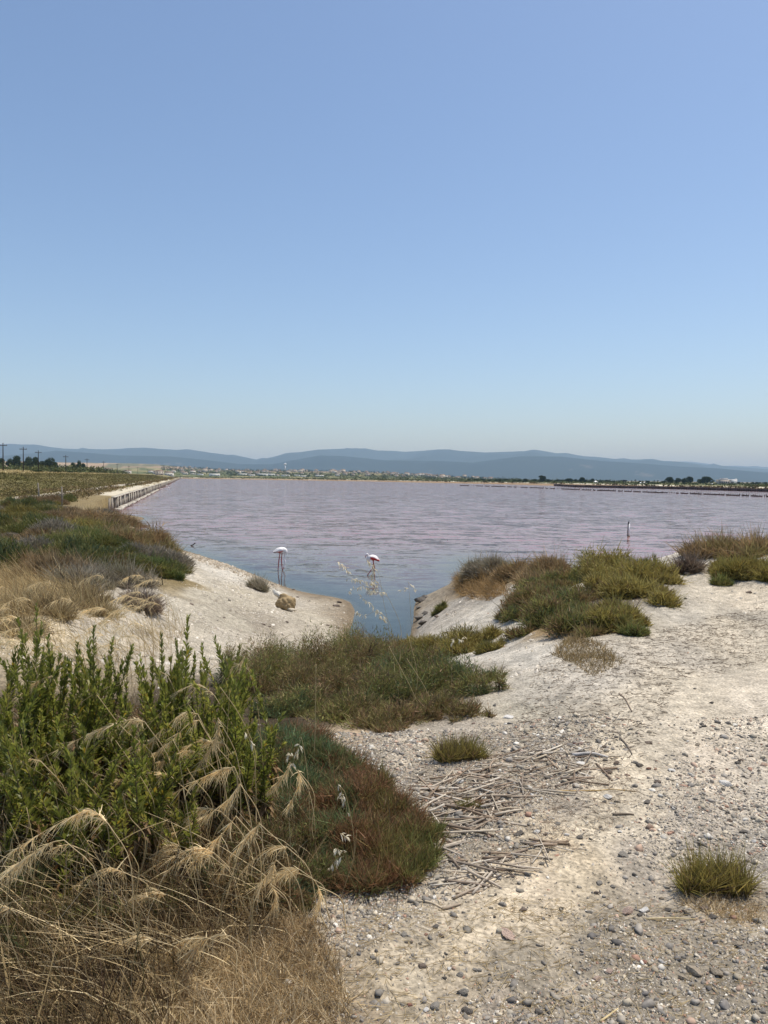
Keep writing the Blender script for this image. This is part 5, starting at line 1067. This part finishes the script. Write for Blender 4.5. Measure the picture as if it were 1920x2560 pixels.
shrub('ground_weed', 'low feathery green weeds at the frame edge among dead stems', 'weed', [(60,2260,200,70),(150,2330,180,60),(20,2400,160,60),(200,2180,160,60),(330,2160,150,64),(420,2280,140,56),(300,2330,120,50),(560,2160,120,60)], 14000, .030, .0030, 'mixed', 922, hs=2.7, stick=.05, dead=.4, nw=20)
shrub('grass_tuft', 'lone green tuft growing in the gravel with pale dry roots', 'tuft', [(1785,2226,80,34),(1735,2228,60,24),(1838,2232,66,20),(1815,2215,44,62),(1760,2215,40,44)], 1500, .06, .0036, 'olive', 930, stick=.4, dead=.25, up=.8)
shrub('grass_tuft', 'small green-brown tuft beside the heap of dry reeds', 'tuft', [(1150,1895,80,42),(1120,1900,50,32),(1185,1898,50,36)], 1300, .05, .0042, 'olive', 931, stick=.4, dead=.3, up=.8)
shrub('ground_weed', 'low crimson weed growing among the dry reeds', 'weed', [(1180,2015,44,14),(1155,2022,36,12)], 420, .026, .003, 'redgreen', 932, twist=lambda p: np.full(len(p), .68), dead=.05)
blades('tuft_straw', poly_sample([(1690, 2260), (1800, 2235), (1910, 2260), (1900, 2310), (1780, 2290)], 1500, 723), .05, .0028, STRAWP, 724, (0, 0, 0), 1.3, .9)

# ================================================================== gravel, stones, reeds
_ph = (1 + 5 ** .5) / 2
ICO = nrm(np.array([[-1, _ph, 0], [1, _ph, 0], [-1, -_ph, 0], [1, -_ph, 0], [0, -1, _ph], [0, 1, _ph], [0, -1, -_ph], [0, 1, -_ph], [_ph, 0, -1], [_ph, 0, 1], [-_ph, 0, -1], [-_ph, 0, 1]]))
ICF = np.array([[0,11,5],[0,5,1],[0,1,7],[0,7,10],[0,10,11],[1,5,9],[5,11,4],[11,10,2],[10,7,6],[7,1,8],[3,9,4],[3,4,2],[3,2,6],[3,6,8],[3,8,9],[4,9,5],[2,4,11],[6,2,10],[8,6,7],[9,8,1]])
STC = np.array([(.215, .195, .168), (.28, .255, .22), (.155, .142, .128), (.36, .32, .255), (.45, .39, .29), (.62, .58, .50), (.33, .20, .14), (.42, .30, .22), (.24, .215, .175), (.31, .28, .235)])
OCT = np.array([[1, 0, -.55], [-.5, .87, -.55], [-.5, -.87, -.55], [.45, .3, .75], [-.4, .1, .85]]); OCF = np.array([[0, 1, 3], [1, 4, 3], [1, 2, 4], [2, 0, 3], [2, 3, 4]])   # half-buried angular chips, no underside
def gravel(name, pos, size, seed, big=True, pal=None):
    rng = np.random.default_rng(seed); n = len(pos); B_, F_ = (ICO, ICF) if big else (OCT, OCF); m_ = len(B_); sh = np.stack([B_ * (1 + rng.normal(0, .22, (m_, 1))) + rng.normal(0, .14, (m_, 3)) for _ in range(24)]); v = sh[rng.integers(0, 24, n)]
    sc = size[:, None] * np.stack([rng.uniform(.8, 1.35, n), rng.uniform(.6, 1.0, n), rng.uniform(.35, .75, n)], 1) * .5; v = v * sc[:, None]
    a = rng.uniform(0, 6.28, n); ca, sa = np.cos(a)[:, None], np.sin(a)[:, None]; v = np.stack([v[..., 0] * ca - v[..., 1] * sa, v[..., 0] * sa + v[..., 1] * ca, v[..., 2]], -1)
    v[..., 2] += v[..., 0] * rng.normal(0, .2, (n, 1))
    b = on_ground(pos[:, 0], pos[:, 1]); b[:, 2] += sc[:, 2] * (rng.uniform(-.35, .45, n) + (0 if big else .30)); v = v + b[:, None]
    c = (STC[rng.choice(len(STC), n, p=[.15, .15, .10, .15, .14, .07, .03, .05, .08, .08])] if pal is None else pick(pal, rng.random(n))) * rng.uniform(.7, 1.3, (n, 1))
    F = (np.arange(n) * m_)[:, None, None] + F_[None]
    return tag(build(name, v.reshape(-1, 3), F.reshape(-1, 3), M['pebble'], np.repeat(c, m_, 0)), kind='stuff')
def fan_positions(n, y0, y1, seed, dens):
    rng = np.random.default_rng(seed); Y = y0 * (y1 / y0) ** rng.random(n * 4); X = rng.uniform(-.42, .62, n * 4) * (Y + .3); q = rng.random(n * 4) < dens(X, Y); return np.stack([X, Y], 1)[q][:n]
_track = np.array([G(a, b)[:2] for a, b in [(1900, 1500), (1830, 1560), (1720, 1700), (1650, 1800), (1570, 1900), (1500, 2040), (1400, 2160), (1280, 2260), (1100, 2380), (960, 2470)]])
def track_dist(X, Y):
    d = np.full(np.shape(X), 1e9)
    for a, b in zip(_track[:-1], _track[1:]):
        e = b - a; t = np.clip(((X - a[0]) * e[0] + (Y - a[1]) * e[1]) / (e @ e), 0, 1); d = np.minimum(d, np.hypot(X - a[0] - t * e[0], Y - a[1] - t * e[1]))
    return d + .18 * (fbm(X * 2, Y * 2, 3, 66) - .5)
_bare = [(1.0, 2.95, .35), (.55, 2.6, .22), (1.55, 3.0, .3), (2.9, 4.0, .7), (3.1, 5.0, .9), (3.5, 6.3, 1.2), (3.2, 8, 1.2)]
def dens_near(X, Y):
    d = .25 + 1.1 * fbm(X * 1.7, Y * 1.7, 3, 401) ; d = np.clip((d - .40) * 2.2, .10, 1)
    for a, b, r_ in _bare: d = d * (1 - .8 * np.exp(-((X - a) ** 2 + (Y - b) ** 2) / r_ ** 2))
    px = 960 + FPX * X / Y; d = d * (.10 + .90 * sstep(.08, .42, track_dist(X, Y)))
    return d * sstep(-.9, -.15, X + .12 * (Y - 2)) * sstep(640, 850, px + 0 * X)
pos = fan_positions(50000, 1.6, 5.2, 398, dens_near); _g = np.random.default_rng(403); gravel('fine_gravel', pos, .0066 * (.6 + _g.random(len(pos))) * (.62 + .19 * pos[:, 1]), 399, False)
pos = fan_positions(30000, 1.6, 5.2, 402, dens_near); sz = .0075 * (1 + _g.pareto(3.2, len(pos))).clip(0, 4.5) * (.62 + .19 * pos[:, 1]); m_ = sz > np.quantile(sz, .72); gravel('gravel', pos[m_], sz[m_], 404); gravel('gravel', pos[~m_], sz[~m_] * 1.15, 405, False)
def dens_mid(X, Y):
    d = np.clip((fbm(X * 1.1, Y * 1.1, 3, 405) - .30) * 2.4, .05, 1)
    for a, b, r_ in _bare: d = d * (1 - .7 * np.exp(-((X - a) ** 2 + (Y - b) ** 2) / r_ ** 2))
    return d * (.06 + .94 * sstep(.25, .9, track_dist(X, Y)))
pos = fan_positions(9000, 5.0, 15, 406, dens_mid); gravel('gravel', pos, .008 * (1 + _g.pareto(3.0, len(pos))).clip(0, 5) * (.6 + .05 * pos[:, 1]) * 1.1, 407, False)
sp = poly_sample([(560, 1640), (480, 1500), (560, 1440), (700, 1480), (860, 1510), (880, 1560), (800, 1640), (680, 1660)], 4200, 408); gravel('shingle', sp, .018 * (1 + _g.pareto(3, len(sp))).clip(0, 4), 409, False, [(.26, .23, .18), (.40, .35, .28), (.52, .47, .39), (.34, .29, .23)])
sp = poly_sample([(440, 1374), (500, 1390), (620, 1432), (700, 1464), (690, 1474), (600, 1444), (500, 1406), (440, 1384)], 2600, 410); gravel('shore_shingle', sp, .05 * (1 + _g.pareto(3, len(sp))).clip(0, 3), 411, False, [(.26, .21, .15), (.36, .30, .22), (.46, .40, .32)])
sp = poly_sample([(0, 1640), (0, 1530), (200, 1500), (330, 1470), (440, 1385), (560, 1420), (640, 1470), (720, 1540), (640, 1650), (450, 1680), (250, 1700)], 5200, 431); m_ = fbm(sp[:, 0] * .8, sp[:, 1] * .8, 3, 77) > .45; sp = sp[m_]; gravel('salt_crust_clods', sp, .022 * (1 + _g.pareto(2.6, len(sp))).clip(0, 5), 432, False, [(.62, .57, .49), (.50, .45, .37), (.42, .37, .29), (.66, .62, .54)])
sp = poly_sample([(1090, 1560), (1150, 1480), (1260, 1460), (1300, 1560), (1420, 1680), (1300, 1740), (1200, 1660)], 3600, 433); m_ = fbm(sp[:, 0] * .9, sp[:, 1] * .9, 3, 78) > .42; sp = sp[m_]; gravel('salt_crust_clods', sp, .014 * (1 + _g.pareto(2.6, len(sp))).clip(0, 5), 434, False, [(.60, .55, .47), (.48, .43, .35), (.38, .33, .26), (.66, .62, .54)])
sp = poly_sample([(1600, 1440), (1620, 1390), (1920, 1380), (1960, 1500), (1700, 1560)], 2600, 435); gravel('salt_crust_clods', sp, .018 * (1 + _g.pareto(2.8, len(sp))).clip(0, 5), 436, False, [(.60, .55, .47), (.48, .43, .35), (.30, .26, .2), (.66, .62, .54)])
# fine straw litter
def litter(name, pos, L, W, seed, pal, flat=.12):
    rng = np.random.default_rng(seed); n = len(pos); b = on_ground(pos[:, 0], pos[:, 1], .004 + 0 * pos[:, 0]); a = rng.normal(.35, .9, n); d = np.stack([np.cos(a), np.sin(a), rng.normal(0, flat, n)], 1)
    c = pick(pal, rng.random(n)) * rng.uniform(.7, 1.2, (n, 1)); V, F, C = strands(b, d, L * rng.uniform(.4, 1.6, n), W, rng.normal(0, .05, (n, 3)), 1, True, .3, c, c, rng); return tag(build(name, V, F, M['twig'], C), kind='stuff')
REEDP = [(.42, .35, .25), (.55, .48, .38), (.30, .22, .15), (.20, .15, .11), (.62, .56, .46)]
litter('straw_litter', poly_sample([(1000, 2060), (1060, 1850), (1300, 1830), (1560, 1900), (1600, 2000), (1450, 2120), (1200, 2240), (1080, 2260)], 2600, 412), .05, .0026, 413, REEDP)
litter('twig_litter', poly_sample([(1250, 1900), (1350, 1640), (1560, 1600), (1900, 1500), (1950, 1640), (1700, 1700), (1600, 1900)], 2600, 414), .05, .005, 415, [(.16, .12, .09), (.25, .20, .15), (.36, .30, .23), (.12, .09, .07)])
litter('path_straw', poly_sample([(850, 2600), (860, 2300), (1100, 2260), (1500, 2250), (1920, 2280), (1920, 2600)], 1500, 416), .04, .002, 417, [(.5, .39, .2), (.42, .32, .17), (.3, .22, .12)])
# dry reeds, one by one
_rr = np.random.default_rng(420)
rp = np.concatenate([poly_sample([(1130, 1990), (1210, 1890), (1330, 1870), (1530, 1890), (1500, 1960), (1330, 1990), (1250, 2060), (1160, 2080)], 140, 421), poly_sample([(1040, 1950), (1200, 1930), (1280, 1990), (1220, 2070), (1120, 2120), (1060, 2060)], 95, 422), poly_sample([(1130, 2180), (1250, 2140), (1380, 2110), (1320, 2180), (1180, 2230)], 32, 423), poly_sample([(1060, 2110), (1130, 2100), (1180, 2240), (1100, 2260)], 16, 424)])
for i, (X, Y) in enumerate(rp):
    L = _rr.uniform(.07, .26) * (1.25 if _rr.random() < .2 else 1); a = _rr.normal(.3, .55) if _rr.random() < .7 else _rr.uniform(0, 3.14); rad = _rr.uniform(.0026, .0056); u = np.array([math.cos(a), math.sin(a)]) * L / 2
    A = np.array([X, Y]) - u; B = np.array([X, Y]) + u; za, zb = height(np.array([A[0], B[0]]), np.array([A[1], B[1]])); za += rad + (_rr.random() < .4) * _rr.uniform(0, .02); zb += rad + (_rr.random() < .4) * _rr.uniform(0, .025)
    c = np.array([X, Y, (za + zb) / 2]); pt = spline(np.array([[*A, za], [*(np.array([X, Y]) + _rr.normal(0, .004, 2)), (za + zb) / 2 + _rr.normal(0, .002)], [*B, zb]]), 5) - c
    cc = pick(REEDP, _rr.random(1))[0] * _rr.uniform(.75, 1.2); o = MB().tube(pt, rad * np.array([1, 1.02, .95, .97, .85]), 6, cc).build('dry_reed', M['twig']); o.location = c
    tag(o, f"{'long' if L > .2 else 'short' if L < .12 else 'mid-length'} {'bleached pale' if cc.mean() > .42 else 'dark brown' if cc.mean() < .22 else 'straw-coloured'} broken reed {'in the main tangled heap' if i < 140 else 'between the red-tipped bush and the heap' if i < 235 else 'in the loose bundle below the heap' if i < 267 else 'against the red-tipped bush'}", 'reed', 'broken reeds strewn on the path edge')
def lone_twig(p0, p1, rad, col, label, lift=.0, cat='twig'):
    a, b = G(*p0), G(*p1); m = (a + b) / 2; q = spline(np.array([a, m + np.array([.01, .005, lift]), b]), 8); q[:, 2] = np.maximum(q[:, 2], height(q[:, 0], q[:, 1])) + rad * .7
    o = MB().tube(q - m, np.linspace(rad, rad * .6, 8), 6, col).build('twig', M['twig']); o.location = m; tag(o, label, cat)
lone_twig((1548, 1735), (1580, 1780), .006, (.25, .19, .14), 'curved brown twig lying alone on the pale path'); lone_twig((1550, 1845), (1580, 1887), .006, (.22, .18, .14), 'forked grey twig lying just beyond the reed heap')
lone_twig((1532, 2038), (1585, 2038), .006, (.20, .16, .12), 'short dark stick lying below the reed heap'); lone_twig((1365, 1979), (1590, 1980), .004, (.46, .32, .14), 'long thin golden straw lying across the gravel'); lone_twig((1430, 1890), (1520, 1896), .010, (.50, .47, .43), 'bleached crooked branch along the back of the reed heap', .015, 'branch')
lone_twig((1042, 2256), (1105, 2272), .005, (.50, .42, .30), 'pale stick lying against the red-tipped bush'); lone_twig((1105, 2275), (1152, 2262), .006, (.42, .34, .25), 'brown stick end crossing the pale stick'); lone_twig((1615, 2298), (1740, 2299), .003, (.55, .45, .26), 'straight golden straw in front of the lone tuft'); lone_twig((1500, 2556), (1545, 2524), .004, (.58, .46, .25), 'short golden straw on gravel at the bottom')
lone_twig((940, 2195), (970, 2225), .005, (.55, .45, .38), 'short pale stick caught in the red-tipped bush'); lone_twig((1055, 2080), (1135, 2112), .006, (.22, .17, .13), 'dark bare branch leaning out of the red-tipped bush')

# stones as single objects
def rock_mesh(seed, rough=.16, flat=.6, cuts=10):
    import bmesh
    rng = np.random.default_rng(seed); bm = bmesh.new(); bmesh.ops.create_icosphere(bm, subdivisions=3, radius=1.0)
    P_ = np.array([v.co[:] for v in bm.verts]); 
    for _ in range(cuts):
        n = nrm(rng.normal(size=3)); d = rng.uniform(.38, .78); k = P_ @ n - d; P_ = P_ - np.maximum(k, 0)[:, None] * n * .92
    P_ = P_ * (1 + rough * (fbm(P_[:, 0] * 2.3 + seed, P_[:, 1] * 2.3 + P_[:, 2] * 1.9, 4, seed) - .5))[:, None]; P_[:, 2] *= flat
    for v, q in zip(bm.verts, P_): v.co = q
    me = bpy.data.meshes.new('stone'); bm.to_mesh(me); bm.free(); me.materials.append(None); return me
ROCKS = [rock_mesh(1000 + i, .25, f) for i, f in enumerate((.62, .5, .7, .42, .8, .55))]
SM = {}
for k_, c_ in {'dark grey': (.15, .132, .11), 'grey': (.27, .245, .205), 'tan': (.36, .30, .22), 'white': (.70, .67, .61), 'reddish': (.33, .17, .12), 'pink': (.46, .34, .27), 'brown': (.20, .155, .12)}.items():
    SM[k_] = mat_solid('stone_' + k_.replace(' ', '_'), c_, .8, 9, .3, .03, .3)
def stone(px, py, wpx, col, label=None, group=None, hf=.75, seed=0, sink=.25, name='stone', long=1.25):
    g = G(px, py); s = g[1] / FPX; rng = np.random.default_rng(seed + int(px * 7 + py)); wd = wpx * s / 2
    o = bpy.data.objects.new(name, ROCKS[rng.integers(6)]); COL.objects.link(o); o.material_slots[0].link = 'OBJECT'; o.material_slots[0].material = SM[col]
    o.scale = (wd, wd / long, wd * hf); o.rotation_euler = (rng.normal(0, .15), rng.normal(0, .15), rng.normal(0, .5)); o.location = (g[0], g[1] + wd * .3, g[2] + wd * hf * .55 * (1 - 2 * sink))
    zn = 'on the pale path beyond the reeds' if g[1] > 5.6 else 'around the reed heap' if g[1] > 3.9 else 'in the gravel between reeds and lone tuft' if g[1] > 2.9 else 'in the coarse gravel below the lone tuft'
    tag(o, label or f"{'large ' if wpx > 27 else 'small ' if wpx < 15 else ''}{col} stone lying loose {zn}", 'stone', group or f'{col} stones in the gravel'); return o
for x, y, wd, c in [(1300,2088,34,'dark grey'),(1448,2098,26,'dark grey'),(1363,2090,24,'brown'),(1395,2062,20,'grey'),(1556,2142,36,'grey'),(1857,2084,28,'dark grey'),(1838,2102,20,'dark grey'),(1671,2278,24,'dark grey'),(1692,2282,22,'grey'),(1710,2280,20,'brown'),(1718,2290,24,'dark grey'),(1766,2276,34,'brown'),(1783,2296,28,'dark grey'),(1615,2280,34,'white'),(1604,2290,24,'dark grey'),(1572,2287,40,'pink'),(1308,2278,28,'brown'),(1359,2410,24,'grey'),(1845,2366,36,'tan'),(1708,2450,38,'tan'),(1735,2434,58,'tan'),(1790,2440,44,'tan'),(1156,2488,38,'grey'),(1168,2536,34,'dark grey'),(1353,2537,32,'dark grey'),(1500,2212,26,'grey'),(1492,2235,24,'brown'),(1548,2395,20,'dark grey'),(1610,2408,22,'reddish'),(1653,2406,26,'white'),(1525,2434,32,'pink'),(1495,2450,28,'pink'),(1910,2530,26,'grey'),(1865,2155,22,'grey'),(1832,2172,24,'dark grey'),(1682,2182,20,'dark grey'),(1755,2116,34,'dark grey'),(1730,2126,22,'pink'),(1602,1916,24,'dark grey'),(1516,1935,36,'brown'),(1371,1948,24,'dark grey'),(1568,1940,18,'reddish'),(1540,1912,22,'brown'),(1780,1925,18,'brown'),(1645,1958,24,'brown'),(1620,2008,26,'dark grey'),(1803,2024,18,'brown'),(1836,2042,18,'brown'),(1887,2048,22,'grey'),(1513,2006,16,'dark grey'),(1542,2006,22,'tan'),(1530,2010,14,'white'),(1354,1849,18,'dark grey'),(1505,1830,14,'dark grey'),(1540,1845,18,'dark grey'),(1625,1860,24,'brown'),(1405,1756,13,'dark grey'),(1738,1723,12,'dark grey'),(1779,1759,14,'dark grey'),(1220,1785,30,'grey'),(1060,2420,30,'brown'),(1190,2428,20,'grey'),(1150,2440,24,'grey'),(1160,2532,28,'dark grey'),(1090,2520,42,'grey'),(1027,2515,18,'reddish'),(1065,2530,26,'white'),(975,2320,26,'white'),(1088,2322,26,'dark grey'),(1010,2342,26,'grey'),(1115,2205,26,'dark grey'),(1100,2215,22,'grey'),(1060,2020,28,'grey'),(1176,2045,18,'dark grey'),(848,2295,22,'grey'),(935,2398,22,'grey'),(1124,2426,20,'white'),(1875,1482,18,'brown'),(1690,1506,9,'dark grey'),(1715,1497,10,'dark grey'),(1427,1665,14,'dark grey'),(1515,1678,9,'dark grey'),(1588,1685,9,'dark grey'),(1340,2085,26,'white'),(1330,1990,22,'white'),(1520,1996,30,'white'),(1680,1930,30,'white'),(1820,1965,40,'white')]:
    stone(x, y, wd, c, seed=3)
_sr = np.random.default_rng(430)
for i in range(150):
    d = _sr.uniform(1.9, 5.0); px = _sr.uniform(900, 1910); g_ = P(px, 1194.5 + FPX * 1.6 / d, 1.9); c = _sr.choice(['dark grey', 'grey', 'grey', 'tan', 'white', 'brown', 'pink', 'reddish'], p=[.2, .2, .14, .12, .1, .12, .08, .04])
    py = 1194.5 + FPX * 1.6 / d
    if px < 1130 and py < 2270: continue
    stone(px, py, _sr.uniform(9, 20), str(c), seed=i, sink=.2)
stone(1275, 1797, 44, 'white', 'angular bright white lump lying beyond the reed heap', 'single notable stones', .45, 5)
stone(1147, 1960, 30, 'white', 'rounded white lump beside the small tuft and reeds', 'single notable stones', .8, 6)
stone(1275, 2342, 72, 'pink', 'flat pinkish-grey rock slab half buried in the gravel', 'single notable stones', .3, 7, .35)
stone(1458, 1911, 40, 'white', 'flat white slab under the bleached branch', 'single notable stones', .3, 8)
stone(1340, 1890, 20, 'dark grey', 'black stone at the back of the reed heap', 'single notable stones', .8, 9)
stone(1655, 1516, 46, 'tan', 'flat tan slab at the foot of the largest olive bush', 'single notable stones', .25, 10, .3)
stone(1642, 1405, 22, 'tan', 'grey-tan stone on the white crest by the olive bush', 'single notable stones', .7, 11)
stone(1250, 1527, 12, 'white', 'small white stone at the left foot of the sprawling bush', 'single notable stones', .7, 12)
stone(1093, 1543, 16, 'brown', 'brown stone at the water side of the right bank', 'single notable stones', .8, 13)
for i, (x, y, wd) in enumerate([(1050, 1507, 38), (1046, 1522, 28), (1050, 1548, 32), (1062, 1497, 28), (1056, 1562, 34), (1064, 1536, 24)]):
    stone(x, y, wd, 'dark grey', 'dark wet clod along the undercut edge of the inlet', 'dark clods at the inlet edge', .8, 20 + i)
for i, (x, y, wd) in enumerate([(848, 1507, 18), (842, 1516, 22), (879, 1502, 14), (745, 1494, 12), (733, 1475, 10), (660, 1562, 14), (673, 1567, 12), (718, 1556, 14), (818, 1564, 14), (692, 1476, 10), (560, 1545, 12), (480, 1512, 14)]):
    stone(x, y, wd, 'brown', 'small dark clod on the grey mud spit', 'dark clods on the mud spit', .6, 40 + i)
# the yellow boulder on the spit
g = G(714, 1524); s_ = g[1] / FPX
r = empty('limestone_boulder', g); tag(r, 'knobbly yellow limestone boulder with a white flake on the mud spit', 'boulder')
def blob(seed, sc, loc, rz, rough, colr, nm):
    import bmesh
    rng = np.random.default_rng(seed); bm = bmesh.new(); bmesh.ops.create_icosphere(bm, subdivisions=4, radius=1.0); Q = np.array([v.co[:] for v in bm.verts])
    k = 1 + rough * (fbm(Q[:, 0] * 1.7 + 3, Q[:, 1] * 1.7 + Q[:, 2] * 1.3, 3, seed) - .5) + rough * .55 * (fbm(Q[:, 0] * 6 + 3, Q[:, 1] * 6 + Q[:, 2] * 5, 3, seed + 7) - .5); Q = Q * k[:, None] * np.array(sc)
    R = np.array(Matrix.Rotation(rz, 3, 'Y')); Q = Q @ R.T + np.array(loc); F = np.array([[v.index for v in f.verts] for f in bm.faces]); bm.free(); return build(nm, Q, F, M['stone'], colr, r)
blob(71, (25 * s_, 22 * s_, 21 * s_), (0, .05, 15 * s_), .35, .6, (.33, .24, .125), 'rock'); blob(72, (22 * s_, 9 * s_, 7 * s_), (-18 * s_, .12, 34 * s_), .65, .5, (.60, .57, .50), 'flake'); blob(73, (13 * s_, 8 * s_, 4 * s_), (16 * s_, -.1, 2 * s_), .1, .5, (.48, .42, .32), 'chip')
